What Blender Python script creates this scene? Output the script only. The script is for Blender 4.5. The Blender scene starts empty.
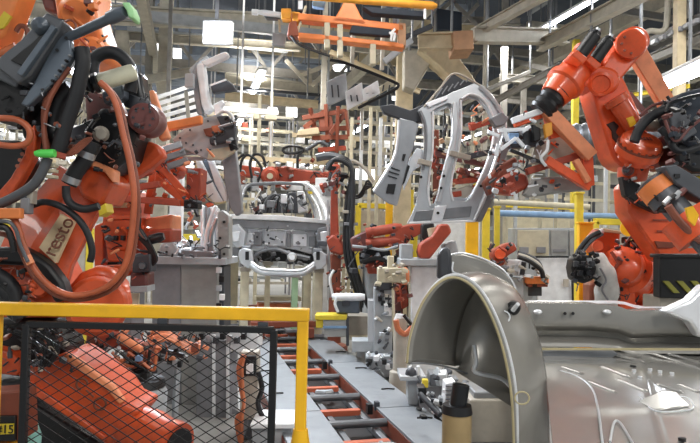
import bpy, bmesh, math, random
from mathutils import Vector, Matrix, Euler
random.seed(7)
SC = bpy.context.scene
COL = SC.collection
PI = math.pi
F = 620.0
YAW = math.radians(14.4); PITCH = math.radians(1.5); ROLL = math.radians(1.3)
CAM = Vector((0, 0, 1.65))
CR = (Matrix.Rotation(-YAW, 3, 'Z') @ Matrix.Rotation(PI/2 + PITCH, 3, 'X') @ Matrix.Rotation(ROLL, 3, 'Z'))
FW = Vector((math.sin(YAW), math.cos(YAW), 0)); RT = Vector((math.cos(YAW), -math.sin(YAW), 0)); UP = Vector((0, 0, 1))
VX = Vector((1, 0, 0)); VY = Vector((0, 1, 0))
def P(x, y, d):
    return CAM + CR @ Vector(((x-350)/F*d, -(y-221.5)/F*d, -d))
def PX(n, d): return n*d/F
def V(*a): return Vector(a)
# ------------------------------------------------------------------ materials
def lin(c): return c/12.92 if c <= .04045 else ((c+.055)/1.055)**2.4
def rgb(h):
    h = h.lstrip('#'); return tuple(lin(int(h[i:i+2], 16)/255) for i in (0, 2, 4)) + (1,)
MATS = {}
def mat(name, h, rough=.5, metal=0., var=.18, scale=6., bump=0., spec=.5, dirt=0., emit=0., aniso=0., coat=0.):
    m = bpy.data.materials.new(name); m.use_nodes = True
    nt = m.node_tree; N = nt.nodes; L = nt.links
    b = N['Principled BSDF']
    b.inputs['Roughness'].default_value = rough; b.inputs['Metallic'].default_value = metal
    b.inputs['Specular IOR Level'].default_value = spec
    if coat: b.inputs['Coat Weight'].default_value = coat
    c = rgb(h)
    tc = N.new('ShaderNodeTexCoord'); nz = N.new('ShaderNodeTexNoise'); nz.inputs['Scale'].default_value = scale; nz.inputs['Detail'].default_value = 5
    L.new(tc.outputs['Object'], nz.inputs['Vector'])
    rp = N.new('ShaderNodeValToRGB'); rp.color_ramp.elements[0].position = .3; rp.color_ramp.elements[1].position = .7
    lo = tuple(max(0, k*(1-var)) for k in c[:3]) + (1,); hi = tuple(min(1, k*(1+var*.6)) for k in c[:3]) + (1,)
    rp.color_ramp.elements[0].color = lo; rp.color_ramp.elements[1].color = hi
    L.new(nz.outputs['Fac'], rp.inputs['Fac'])
    out = rp.outputs['Color']
    if dirt:
        n2 = N.new('ShaderNodeTexNoise'); n2.inputs['Scale'].default_value = scale*2.7; n2.inputs['Detail'].default_value = 8; n2.inputs['Roughness'].default_value = .7
        L.new(tc.outputs['Object'], n2.inputs['Vector'])
        r2 = N.new('ShaderNodeValToRGB'); r2.color_ramp.elements[0].position = .52; r2.color_ramp.elements[1].position = .72
        L.new(n2.outputs['Fac'], r2.inputs['Fac'])
        ml = N.new('ShaderNodeMath'); ml.operation = 'MULTIPLY'; ml.inputs[1].default_value = dirt
        L.new(r2.outputs['Color'], ml.inputs[0])
        mx = N.new('ShaderNodeMixRGB'); mx.inputs['Color2'].default_value = (.05, .04, .035, 1)
        L.new(ml.outputs[0], mx.inputs['Fac']); L.new(out, mx.inputs['Color1']); out = mx.outputs['Color']
    L.new(out, b.inputs['Base Color'])
    if bump:
        bp = N.new('ShaderNodeBump'); bp.inputs['Strength'].default_value = bump; bp.inputs['Distance'].default_value = .01
        L.new(nz.outputs['Fac'], bp.inputs['Height']); L.new(bp.outputs[0], b.inputs['Normal'])
    if emit:
        b.inputs['Emission Color'].default_value = c; b.inputs['Emission Strength'].default_value = emit
    MATS[name] = m
    return m
M = MATS
mat('orange_near', '#d0552a', .36, dirt=.4, scale=5, coat=.2)
mat('orange_right', '#ea5e30', .34, dirt=.22, scale=5, coat=.2)
mat('orange_lower', '#c85026', .38, dirt=.32, scale=5)
mat('red_far', '#a4452e', .5, dirt=.4, scale=7)
mat('salmon', '#ea9468', .45, dirt=.15)
mat('orange_bright', '#ee8a4a', .45, dirt=.08)
mat('amber', '#f0a63a', .5, dirt=.08)
mat('purple_red', '#70423f', .42, dirt=.3)
mat('hose_orange', '#b9613f', .42, var=.25, scale=9)
mat('hose_brown', '#8a4f3c', .42, var=.3, scale=9)
mat('copper', '#c9744c', .4, var=.3, scale=9)
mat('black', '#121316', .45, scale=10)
mat('black_gloss', '#181a1e', .3, scale=10)
mat('rubber', '#1d1f23', .55, scale=12, bump=.1)
mat('gun_grey', '#5c5f64', .4, metal=.35, dirt=.15)
mat('gun_slate', '#626c77', .38, metal=.35, dirt=.15)
mat('dark_grey', '#3d4046', .5, dirt=.2)
mat('steel', '#b9bcc0', .32, metal=.85, dirt=.12)
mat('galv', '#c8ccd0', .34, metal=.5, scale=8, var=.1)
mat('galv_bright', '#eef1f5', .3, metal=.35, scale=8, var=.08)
mat('galv_floor', '#b9b8b4', .26, metal=.6, scale=4, var=.1, bump=.02)
mat('galv_deck', '#a6a5a1', .2, metal=.5, scale=4, var=.08, coat=.4)
mat('galv_arch', '#9e9c96', .26, metal=.4, scale=4, var=.12)
mat('panel_grey', '#a2a6ab', .36, metal=.4, scale=7, var=.14)
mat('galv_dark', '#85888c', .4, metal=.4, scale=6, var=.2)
mat('plate', '#8e9398', .5, metal=.25, scale=3, var=.12, dirt=.18)
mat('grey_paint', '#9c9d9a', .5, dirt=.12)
mat('grey_cool', '#a9aeb2', .5, dirt=.12)
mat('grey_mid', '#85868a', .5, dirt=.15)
mat('taupe', '#b0a99c', .55, dirt=.12)
mat('white_paint', '#eceef0', .45, dirt=.06)
mat('cream', '#c9c1a8', .5, dirt=.12)
mat('cream_motor', '#d5d3ba', .45, dirt=.06)
mat('beam', '#b9b4a6', .55, dirt=.15)
mat('beam_dark', '#8d8a84', .55, dirt=.2)
mat('beam_warm', '#c9b998', .55, dirt=.12)
mat('beam_blue', '#8d98a6', .55, dirt=.15)
mat('yellow', '#f5bb22', .36, dirt=.12, scale=4)
mat('yellow_pale', '#e0c838', .5, dirt=.15)
mat('label_cream', '#cbb793', .6, var=.1)
mat('label_ink', '#6a3a26', .6, var=.05)
mat('ink', '#3a2622', .6, var=.05)
mat('green', '#5fe060', .4, var=.05)
mat('green_pale', '#a9e2a4', .5, var=.05)
mat('green_post', '#a5c6a0', .5, dirt=.1)
mat('brown_post', '#a08a62', .55, dirt=.12)
mat('box_brown', '#b48a68', .6, dirt=.12)
mat('red_channel', '#84432f', .5, dirt=.35)
mat('roller', '#777a7e', .35, metal=.6)
mat('roller_orange', '#c4674a', .45, dirt=.1)
mat('blue', '#7fa0c4', .45, dirt=.1)
mat('duct', '#72777d', .4, metal=.4)
mat('jacket', '#d4d4d0', .7, dirt=.15, bump=.4, scale=9)
mat('navy', '#27303c', .7)
mat('hazard_green', '#8d8b38', .5, dirt=.15)
mat('brick', '#96543f', .6, dirt=.2)
mat('concrete', '#8f8f8c', .55, dirt=.35, scale=1.4, var=.2)
mat('ceil', '#4a525e', .8, scale=1.0, var=.25)
mat('wall', '#a9a69c', .7, scale=1.2, dirt=.15)
mat('tube_light', '#f4f8ff', .4, emit=16., var=0)
mat('lamp', '#eef4ff', .4, emit=25., var=0)
mat('window_light', '#ffffff', .4, emit=2.2, var=0)
mat('sealant', '#b5a983', .55)
mat('teal', '#9fe0d8', .5)
def mm(m): return M[m] if isinstance(m, str) else m
# ------------------------------------------------------------------ mesh builder
OFF = {}
def frame(axis, up=UP):
    z = axis.normalized(); x = up.cross(z)
    if x.length < 1e-4: x = VX.cross(z) if abs(z.x) < .9 else VY.cross(z)
    x.normalize(); y = z.cross(x); return x, y, z
class MB:
    def __init__(s): s.v = []; s.f = []
    def add(s, vs, fs):
        n = len(s.v); s.v += [Vector(q) for q in vs]; s.f += [tuple(i+n for i in f) for f in fs]; return s
    def box(s, c, d, R=None):
        R = R or Matrix.Identity(3); h = Vector(d)/2
        return s.add([Vector(c) + R @ Vector((h.x*a, h.y*b, h.z*e)) for a in (-1, 1) for b in (-1, 1) for e in (-1, 1)],
                     [(0,1,3,2), (4,6,7,5), (0,4,5,1), (2,3,7,6), (0,2,6,4), (1,5,7,3)])
    def cbox(s, px, py, d, w, h, t, dy=None):       # camera-heading box: centre pixel, pixel width/height, thickness in metres
        R = Matrix((RT, FW, UP)).transposed()
        return s.box(P(px, py, d), (PX(w, d), t, PX(h, d)), R)
    def bar(s, p0, p1, w, h=None, up=UP, w1=None, h1=None):
        h = h or w; w1 = w1 or w; h1 = h1 or h
        x, y, z = frame(p1-p0, up); vs = []
        for p, a, b in ((p0, w, h), (p1, w1, h1)):
            vs += [p - x*a/2 - y*b/2, p + x*a/2 - y*b/2, p + x*a/2 + y*b/2, p - x*a/2 + y*b/2]
        return s.add(vs, [(3,2,1,0), (4,5,6,7), (0,1,5,4), (1,2,6,5), (2,3,7,6), (3,0,4,7)])
    def cyl(s, p0, p1, r0, r1=None, n=14):
        return s.lathe(p0, p1, [(0, r0), (1, r0 if r1 is None else r1)], n)
    def lathe(s, p0, p1, prof, n=18):               # profile of (t along p0-p1, radius)
        x, y, z = frame(p1-p0); vs = []; fs = []
        for t, r in prof:
            c = p0.lerp(p1, t) if 0 <= t <= 1 else p0 + (p1-p0)*t
            for k in range(n):
                a = 2*PI*k/n; vs.append(c + x*(r*math.cos(a)) + y*(r*math.sin(a)))
        m = len(prof)
        for i in range(m-1):
            for k in range(n):
                q = (k+1) % n; fs.append((i*n+k, i*n+q, (i+1)*n+q, (i+1)*n+k))
        fs.append(tuple(range(n-1, -1, -1))); fs.append(tuple((m-1)*n+k for k in range(n)))
        return s.add(vs, fs)
    def tube(s, pts, r, n=8, sub=5):
        pts = smooth(pts, sub) if sub else pts
        vs = []; fs = []; up = None; m = len(pts)
        for i, p in enumerate(pts):
            t = (pts[min(i+1, m-1)] - pts[max(i-1, 0)]).normalized()
            if up is None: x, y, _ = frame(t)
            else:
                x = (up - t*up.dot(t)); x = x.normalized() if x.length > 1e-5 else frame(t)[0]; y = t.cross(x)
            up = x
            rr = r(i/(m-1)) if callable(r) else r
            for k in range(n):
                a = 2*PI*k/n; vs.append(p + x*(rr*math.cos(a)) + y*(rr*math.sin(a)))
        for i in range(m-1):
            for k in range(n):
                q = (k+1) % n; fs.append((i*n+k, i*n+q, (i+1)*n+q, (i+1)*n+k))
        fs.append(tuple(range(n-1, -1, -1))); fs.append(tuple((m-1)*n+k for k in range(n)))
        return s.add(vs, fs)
    def prism(s, pts, vec):
        n = len(pts); vs = [Vector(p) for p in pts] + [Vector(p)+vec for p in pts]
        fs = [tuple(range(n)), tuple(range(2*n-1, n-1, -1))] + [(i, i+n, (i+1) % n + n, (i+1) % n) for i in range(n)]
        return s.add(vs, fs)
    def pp(s, px, d, th, vec=None):                 # outline at distance d, real thickness th away from the viewer
        pts = [P(q[0], q[1], q[2] if len(q) > 2 else d) for q in px]
        return s.prism(pts, (vec or FW)*th)
    def cap(s, p0, p1, r0, r1, th, axis=None, n=9):  # rounded-end link plate, thickness th along axis, centred
        a = (axis or FW).normalized(); z = (p1-p0); z = (z - a*z.dot(a)).normalized(); x = a.cross(z)
        o = []
        for k in range(n+1):
            t = PI*k/n; o.append(p0 + x*(r0*math.cos(t)) - z*(r0*math.sin(t)))
        for k in range(n+1):
            t = PI*k/n; o.append(p1 - x*(r1*math.cos(t)) + z*(r1*math.sin(t)))
        return s.prism([q - a*(th/2) for q in o], a*th)
    def ball(s, c, r, n=12, R=None):
        r = Vector((r, r, r)) if not hasattr(r, '__len__') else Vector(r); R = R or Matrix.Identity(3)
        vs = []; fs = []; m = n//2
        for i in range(m+1):
            t = PI*i/m
            for k in range(n):
                a = 2*PI*k/n; vs.append(Vector(c) + R @ Vector((r.x*math.sin(t)*math.cos(a), r.y*math.sin(t)*math.sin(a), r.z*math.cos(t))))
        for i in range(m):
            for k in range(n):
                q = (k+1) % n; fs.append((i*n+k, (i+1)*n+k, (i+1)*n+q, i*n+q))
        return s.add(vs, fs)
    def grid(s, fn, nu, nv, th=0, tv=None):
        pts = [[fn(i/nu, j/nv) for j in range(nv+1)] for i in range(nu+1)]
        def emit(off):
            base = len(s.v); s.v += [p+off for row in pts for p in row]; return base
        a = emit(Vector((0, 0, 0))); W = nv+1
        for i in range(nu):
            for j in range(nv): s.f.append((a+i*W+j, a+(i+1)*W+j, a+(i+1)*W+j+1, a+i*W+j+1))
        if th:
            b = emit((tv or FW)*th)
            for i in range(nu):
                for j in range(nv): s.f.append((b+i*W+j, b+i*W+j+1, b+(i+1)*W+j+1, b+(i+1)*W+j))
            for i in range(nu):
                for j in (0, nv): s.f.append((a+i*W+j, a+(i+1)*W+j, b+(i+1)*W+j, b+i*W+j))
            for j in range(nv):
                for i in (0, nu): s.f.append((a+i*W+j, a+i*W+j+1, b+i*W+j+1, b+i*W+j))
        return s
    def bolts(s, c, axis, R, n, r=.008, h=.012):
        x, y, z = frame(axis)
        for k in range(n):
            a = 2*PI*k/n; p = c + x*(R*math.cos(a)) + y*(R*math.sin(a)); s.cyl(p, p+z*h, r, n=6)
        return s
    def build(s, name, m, parent=None, bevel=0., seg=2, ang=38, smooth=True, label=None):
        me = bpy.data.meshes.new(name); o = bpy.data.objects.new(name, me); COL.objects.link(o)
        off = OFF.get(parent.name, Vector((0, 0, 0))) if parent else None
        if parent is None:
            lo = Vector([min(v[i] for v in s.v) for i in range(3)]); hi = Vector([max(v[i] for v in s.v) for i in range(3)])
            off = Vector(((lo.x+hi.x)/2, (lo.y+hi.y)/2, lo.z)); o.location = off
        else:
            o.parent = parent
        OFF[o.name] = off
        me.from_pydata([v-off for v in s.v], [], s.f)
        bm = bmesh.new(); bm.from_mesh(me); bmesh.ops.recalc_face_normals(bm, faces=bm.faces); bm.to_mesh(me); bm.free()
        me.materials.append(mm(m))
        if smooth:
            me.polygons.foreach_set('use_smooth', [True]*len(me.polygons)); me.set_sharp_from_angle(angle=math.radians(ang))
        if bevel:
            md = o.modifiers.new('bevel', 'BEVEL'); md.width = bevel; md.segments = seg; md.limit_method = 'ANGLE'; md.angle_limit = math.radians(40)
            md.harden_normals = False
        if label: o['label'] = label
        return o
def smooth(pts, sub=5):
    pts = [Vector(p) for p in pts]; out = []; n = len(pts)
    for i in range(n-1):
        a = pts[max(i-1, 0)]; b = pts[i]; c = pts[i+1]; d = pts[min(i+2, n-1)]
        for k in range(sub):
            t = k/sub; out.append(.5*((2*b) + (c-a)*t + (2*a-5*b+4*c-d)*t*t + (3*b-a-3*c+d)*t**3))
    out.append(pts[-1]); return out
def thing(name, label, cat, loc=(0, 0, 0), group=None):
    o = bpy.data.objects.new(name, None); COL.objects.link(o); o.location = Vector(loc); o.empty_display_size = .1
    o['label'] = label; o['category'] = cat; o['kind'] = 'thing'
    if group: o['group'] = group
    OFF[o.name] = Vector(loc); return o
def tag(o, label, cat, group=None, kind='thing'):
    o['label'] = label; o['category'] = cat
    if group: o['group'] = group
    if kind: o['kind'] = kind
    return o
def struct(o): o['kind'] = 'structure'; return o
def dup(root, delta, label=None, group=None, rotz=0):
    r = root.copy(); COL.objects.link(r); r.location = root.location + Vector(delta); r.rotation_euler.z += rotz
    if label: r['label'] = label
    if group: r['group'] = group
    for ch in list(root.children):
        c = ch.copy(); COL.objects.link(c); c.parent = r
        for g in list(ch.children):
            d = g.copy(); COL.objects.link(d); d.parent = c
    return r
def text(name, body, m, parent, o, xdir, ydir, size, depth=.002, label=None):
    cu = bpy.data.curves.new(name, 'FONT'); cu.body = body; cu.size = 1; cu.extrude = depth/size; cu.align_x = 'CENTER'; cu.align_y = 'CENTER'
    t = bpy.data.objects.new(name, cu); COL.objects.link(t)
    dg = bpy.context.evaluated_depsgraph_get(); me = bpy.data.meshes.new_from_object(t.evaluated_get(dg))
    bpy.data.objects.remove(t); me.name = name
    x = xdir.normalized(); y = (ydir - x*ydir.dot(x)).normalized(); z = x.cross(y); off = OFF[parent.name]
    for v in me.vertices: v.co = o + (x*v.co.x + y*v.co.y + z*v.co.z)*size - off
    ob = bpy.data.objects.new(name, me); COL.objects.link(ob); ob.parent = parent; OFF[ob.name] = off
    me.materials.clear(); me.materials.append(mm(m))
    return ob
def clutter(T, x0, x1, y0, y1, d, n, ms, s0=2., s1=6., name='fitting', dd=.1, kinds='bbbcct'):
    R = random.Random(int(x0*31+y0*7+n))
    for k in range(n):
        x, y = R.uniform(x0, x1), R.uniform(y0, y1); d_ = d + R.uniform(-dd, dd); a = R.uniform(s0, s1); b = R.uniform(s0, s1)*.7; m = R.choice(ms); q = R.choice(kinds)
        if q == 'b': MB().box(P(x, y, d_), (PX(a, d_), PX(a, d_), PX(b, d_)), Euler((R.uniform(-.6, .6), R.uniform(-.6, .6), R.uniform(-.6, .6))).to_matrix()).build(name, m, T, .004, 1)
        elif q == 'c': p = P(x, y, d_); v = V(R.uniform(-1, 1), R.uniform(-.6, .6), R.uniform(-1, 1)).normalized()*PX(a*.8, d_); MB().lathe(p-v, p+v, [(0, PX(b*.45, d_)), (.6, PX(b*.45, d_)), (.62, PX(b*.3, d_)), (1, PX(b*.3, d_))], 10).build(name, m, T)
        else:
            p = P(x, y, d_); f = lambda: V(R.uniform(-1, 1), R.uniform(-.3, .3), R.uniform(-1, 1))*PX(a*1.6, d_)
            MB().tube([p+f(), p+f()*.5, p, p+f()], PX(.6, d_), 6, 4).build('cable', 'black' if R.random() < .3 else m, T)
# ------------------------------------------------------------------ camera
cd = bpy.data.cameras.new('camera'); co = bpy.data.objects.new('camera', cd); COL.objects.link(co)
cd.sensor_fit = 'HORIZONTAL'; cd.sensor_width = 36; cd.lens = F/700*36; cd.clip_start = .02; cd.clip_end = 200
co.matrix_world = Matrix.Translation(CAM) @ CR.to_4x4(); SC.camera = co
SC.view_settings.view_transform = 'Standard'; SC.view_settings.look = 'None'; SC.view_settings.exposure = 0.06; SC.view_settings.gamma = 1
# ------------------------------------------------------------------ shell
XL, XR, YB, YF, ZC = -13., 20., 46., -6., 9.
struct(MB().box(((XL+XR)/2, (YB+YF)/2, -.1), (XR-XL, YB-YF, .2)).build('floor', 'concrete'))
struct(MB().box(((XL+XR)/2, (YB+YF)/2, ZC+.1), (XR-XL, YB-YF, .2)).build('ceiling', 'ceil'))
struct(MB().box(((XL+XR)/2, YB+.1, ZC/2), (XR-XL, .2, ZC)).build('wall_back', 'wall'))
struct(MB().box((XL-.1, (YB+YF)/2, ZC/2), (.2, YB-YF, ZC)).build('wall_left', 'wall'))
struct(MB().box((XR+.1, (YB+YF)/2, ZC/2), (.2, YB-YF, ZC)).build('wall_right', 'wall'))
w = bpy.data.worlds.new('world'); SC.world = w; w.use_nodes = True
w.node_tree.nodes['Background'].inputs[0].default_value = (.85, .92, 1, 1); w.node_tree.nodes['Background'].inputs[1].default_value = .36
def area(name, loc, sx, sy, e, rot=(0, 0, 0), col=(1, .97, .92)):
    l = bpy.data.lights.new(name, 'AREA'); l.shape = 'RECTANGLE'; l.size = sx; l.size_y = sy; l.energy = e; l.color = col
    o = bpy.data.objects.new(name, l); COL.objects.link(o); o.location = loc; o.rotation_euler = rot; return o
def H(px, d, rpx, n=8, sub=5):                      # hose through pixels (x, y[, own distance])
    return MB().tube([P(q[0], q[1], q[2] if len(q) > 2 else d) for q in px], PX(rpx, d), n, sub)
def floor_at(x, d): p = P(x, 300, d); return Vector((p.x, p.y, 0))
# ================================================================== guard fence
T = thing('safety_fence', 'yellow tube safety barrier with black expanded mesh panel in the foreground', 'fence', floor_at(150, 2.6))
D = 2.6
def fz(x): p = P(x, 330, D); return Vector((p.x, p.y, 0))
top_l = P(-40, 307.6, D); top_r = P(309.5, 314.8, D)
MB().bar(top_l, top_r, PX(12.5, D), PX(12.5, D)).build('top_rail', 'yellow', T, .005)
for px in (303.2, -4): 
    a = P(px, 309 if px < 0 else 316, D); b = Vector((a.x, a.y, .0)); MB().bar(b, a, PX(11, D), PX(11, D), up=FW).build('post', 'yellow', T, .005)
a = fz(303); MB().lathe(V(a.x, a.y, .0), V(a.x, a.y, P(300, 428, 2.6).z), [(0, .045), (.86, .045), (.93, .04), (1, .03)], 20).build('post_sleeve', 'yellow', T)
q = [(25, 324), (276, 330)]
pl = P(27, 324, D-.03); pr = P(274, 330, D-.03)
fr = MB().bar(pl, pr, PX(6.5, D), PX(6.5, D))
for e in (pl, pr): fr.bar(V(e.x, e.y, .15), e, PX(7, D), PX(7, D), up=FW)
fr.bar(V(pl.x, pl.y, .18), V(pr.x, pr.y, .18), PX(6.5, D))
fr.build('panel_frame', 'black', T, .003)
# diamond mesh, one sheet of bent strands
ms = MB(); u = (pr-pl); W = Vector((u.x, u.y, 0)).length; ux = Vector((u.x, u.y, 0)).normalized(); z0, z1 = .18, pl.z
cw, chh = .072, .045
o0 = V(pl.x, pl.y, 0)
def clipseg(x0, z0_, sgn):
    pts = []
    k = chh/cw*sgn
    zs = lambda x: z0_ + k*(x-x0)
    xa, xb = 0, W
    cands = []
    for zz in (z0, z1): cands.append(x0 + (zz-z0_)/k)
    xa = max(xa, min(cands)); xb = min(xb, max(cands))
    return (xa, zs(xa), xb, zs(xb)) if xb-xa > .01 else None
n = int((W + (z1-z0)*cw/chh)/cw)+2
for sgn in (1, -1):
    for i in range(-1, n*1):
        x0 = i*cw - (0 if sgn < 0 else (z1-z0)*cw/chh)
        s = clipseg(x0, z0, sgn)
        if s:
            p0 = o0 + ux*s[0] + UP*s[1]; p1 = o0 + ux*s[2] + UP*s[3]
            ms.bar(p0, p1, .0037, .003, up=FW)
ms.build('mesh_panel', 'black', T, smooth=False)
for px, py in ((163, 321), (263, 325)): MB().bar(P(px-5, py, D-.02), P(px+5, py+.2, D-.02), PX(6, D)).build('clamp', 'dark_grey', T, .003)
# ================================================================== number plate stand in the corner
T = thing('control_box', 'red control box with yellow number plate in the lower left corner', 'control box', floor_at(8, 2.95))
MB().pp([(-25, 394), (20, 391), (22, 441), (-25, 441)], 2.95, .16).build('body', 'red_channel', T, .008)
MB().pp([(-25, 417), (15, 416), (15, 441), (-25, 442)], 2.93, .02).build('plate_backing', 'black', T, .002)
pb = MB().pp([(-25, 425), (13, 424), (13, 434), (-25, 435.5)], 2.92, .01).build('number_plate', 'yellow_pale', T)
t = text('digits', '#15', 'black', T, P(4.5, 429.6, 2.915), RT, UP, PX(12, 2.9))
t.parent = pb
MB().bar(V(floor_at(8, 3.05).x, floor_at(8, 3.05).y, 0), P(8, 440, 3.05), .1).build('stand', 'yellow', T, .005)
# ================================================================== near robot at the left
T = thing('welding_robot', 'large orange welding robot with a cream label on its arm, nearest at the left', 'robot', floor_at(60, 3.5))
RA = T; NEAR = T
# forearm: square section with a ridge facing the viewer
def sect(cx, cy, d, wl, wr, dr, tx):  # left width, right width in px along the arm's normal
    nx, ny = .855, .52
    return [P(cx-nx*wl, cy-ny*wl, d+.12), P(cx-nx*wl*.35, cy-ny*wl*.35, d), P(cx+nx*wr*.9, cy+ny*wr*.9, d+.02), P(cx+nx*wr, cy+ny*wr, d+.12), P(cx+nx*wr*.9, cy+ny*wr*.9, d+.34), P(cx-nx*wl*.9, cy-ny*wl*.9, d+.34)]
secs = [sect(26, 296, 3.12, 44, 40, 0, 0), sect(46, 250, 3.2, 43, 33, 0, 0), sect(69, 212, 3.27, 38, 29, 0, 0), sect(88, 182, 3.34, 33, 26, 0, 0)]
mb = MB(); k = 6
for s in secs: mb.v += s
for i in range(len(secs)-1):
    for j in range(k): mb.f.append((i*k+j, i*k+(j+1) % k, (i+1)*k+(j+1) % k, (i+1)*k+j))
mb.f += [tuple(range(k)), tuple(range((len(secs)-1)*k, len(secs)*k))]
fa = mb.build('forearm', 'orange_near', T, .008, ang=18)
lab = MB().prism([P(60.5, 214, 3.215), P(74, 222, 3.225), P(55.5, 263, 3.135), P(39, 247.5, 3.135)], FW*.03)
lb = lab.build('arm_label', 'label_cream', T)
tx = text('lettering', 'resto', 'label_ink', T, P(59, 236.5, 3.15), P(68, 217, 3.21)-P(46, 256, 3.11), P(48, 230, 3.15)-P(62, 241, 3.15), PX(20, 3.15), .004)
tx.parent = lb
MB().pp([(74, 176), (84, 164), (104, 172), (113, 182), (101, 206), (80, 196)], 3.2, .3).build('forearm_cap', 'orange_near', T, .02)
MB().pp([(84, 164, 3.17), (92, 160, 3.2), (114, 170, 3.2), (113, 183, 3.17), (104, 172, 3.17)], 3.17, .1).build('forearm_shroud', 'salmon', T, .01)
MB().pp([(98, 208), (105, 203), (107, 212), (99, 217)], 3.18, .1).build('yellow_tag', 'yellow_pale', T, .004)
H([(30, 206), (44, 202), (60, 206), (76, 217), (87, 232), (92, 250), (90, 262)], 3.06, 3.4, 10).build('cable_strap', 'rubber', T)
# shoulder casting and lower body
MB().pp([(62, 312), (66, 287), (78, 273), (95, 266), (110, 269), (122, 283), (127, 312)], 3.3, .14).build('shoulder_casting', 'orange_near', T, .04, 3)
MB().lathe(P(97, 306, 3.28), P(97, 306, 3.2), [(0, PX(30, 3.3)), (.7, PX(29, 3.3)), (1, PX(25, 3.3))], 32).build('shoulder_cover', 'orange_lower', T)
MB().pp([(-20, 250), (22, 248), (46, 262), (60, 290), (66, 318), (-20, 318)], 3.35, .4).build('arm_housing', 'orange_near', T, .025)
MB().pp([(-20, 253), (18, 254), (34, 268), (30, 277), (14, 269), (-20, 268)], 3.1, .12).build('arm_flange', 'orange_near', T, .012)
MB().lathe(P(38, 288, 3.3), P(38, 288, 3.08), [(0, PX(10, 3.2)), (.9, PX(10, 3.2)), (1, PX(7, 3.2))], 18).build('knuckle', 'orange_near', T)
b0 = floor_at(-12, 4.4)
MB().lathe(b0, b0+UP*1.05, [(0, .3), (.06, .3), (.08, .24), (.6, .22), (.8, .26), (1, .24)], 28).build('base_column', 'black', T)
MB().pp([(-20, 247), (20, 247), (35, 255), (50, 266), (62, 282), (67, 298), (54, 304), (44, 284), (30, 266), (-20, 264)], 3.05, .1).build('cable_cover', 'black', T, .02)
for y, r in ((276, 7), (288, 7), (300, 6)): H([(-20, y-6), (0, y), (14, y+14), (20, 318)], 3.02+.03*(y-276)/10, r, 10).build('conduit', 'rubber', T)
# rectangle frame to the right
# wrist: black body, motors, conduits
MB().pp([(84, 128), (100, 106), (124, 112), (136, 130), (128, 158), (108, 174), (90, 164), (80, 146)], 3.28, .28).build('wrist_body', 'black', T, .03, 3)
MB().lathe(P(101, 134, 3.24), P(101, 134, 3.16), [(0, PX(8, 3.2)), (.7, PX(8, 3.2)), (1, PX(5, 3.2))], 18).build('wrist_plug', 'taupe', T)
mo = MB().lathe(P(98, 82.5, 3.1), P(136, 71.5, 3.16), [(0, PX(6.5, 3.1)), (.1, PX(8.6, 3.1)), (.85, PX(8.6, 3.1)), (.95, PX(8.2, 3.1)), (1, PX(5, 3.1))], 24).build('servo_motor', 'cream_motor', T)
MB().lathe(P(86, 86, 3.1), P(99, 82, 3.1), [(0, PX(6, 3.1)), (.3, PX(9, 3.1)), (.5, PX(6, 3.1)), (.7, PX(10, 3.1)), (1, PX(10, 3.1))], 20).build('motor_coupling', 'black_gloss', T)
MB().pp([(101, 92), (122, 84), (124, 97), (104, 104)], 3.2, .1).build('motor_bracket', 'gun_slate', T, .01)
MB().pp([(124, 82), (140, 70), (143, 92), (146, 106), (134, 112), (122, 100)], 3.3, .14).build('wrist_motor', 'black_gloss', T, .025, 3)
MB().lathe(P(136, 108, 3.34), P(139, 96, 3.32), [(0, PX(12, 3.3)), (.6, PX(12, 3.3)), (1, PX(9, 3.3))], 22).build('wrist_ring', 'dark_grey', T)
gb = MB().lathe(P(150, 122, 3.5), P(143, 118, 3.22), [(0, PX(17, 3.4)), (.55, PX(17, 3.4)), (.6, PX(15.5, 3.4)), (.95, PX(14.5, 3.4)), (1, PX(11.5, 3.4))], 32).build('gearbox', 'purple_red', T)
MB().bolts(P(143.2, 118.2, 3.225), P(143, 118, 3.22)-P(150, 122, 3.5), PX(9.5, 3.2), 8, .007).build('bolt_ring', 'dark_grey', gb)
MB().pp([(82, 88), (112, 96), (124, 124), (118, 150), (100, 160), (86, 130)], 3.42, .2).build('gearbox_housing', 'purple_red', T, .03)
MB().pp([(118, 160), (148, 140), (160, 146), (164, 156), (150, 168), (126, 184), (120, 176)], 3.5, .1).build('forearm_bracket', 'orange_lower', T, .02)
MB().bar(P(150, 92, 3.6), P(166, 140, 3.6), PX(12, 3.6), .06).build('link_bar', 'salmon', T, .012)
wr = H([(93, 142), (86, 158), (76, 172), (69, 184)], 3.1, 8, 12).build('wrist_conduit', 'rubber', T)
for (x, y, x2, y2) in ((84, 155, 86.5, 159.5), (69, 180, 73, 184)):
    MB().lathe(P(x+4, y-3, 3.1), P(x+1.5, y+3, 3.1), [(0, PX(8.8, 3.1)), (1, PX(8.8, 3.1))], 18).build('clamp_ring', 'steel', wr)
H([(66, 186), (67, 198), (74, 206), (86, 209), (99, 206)], 3.04, 4, 10).build('cable_loop', 'rubber', T)
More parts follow.
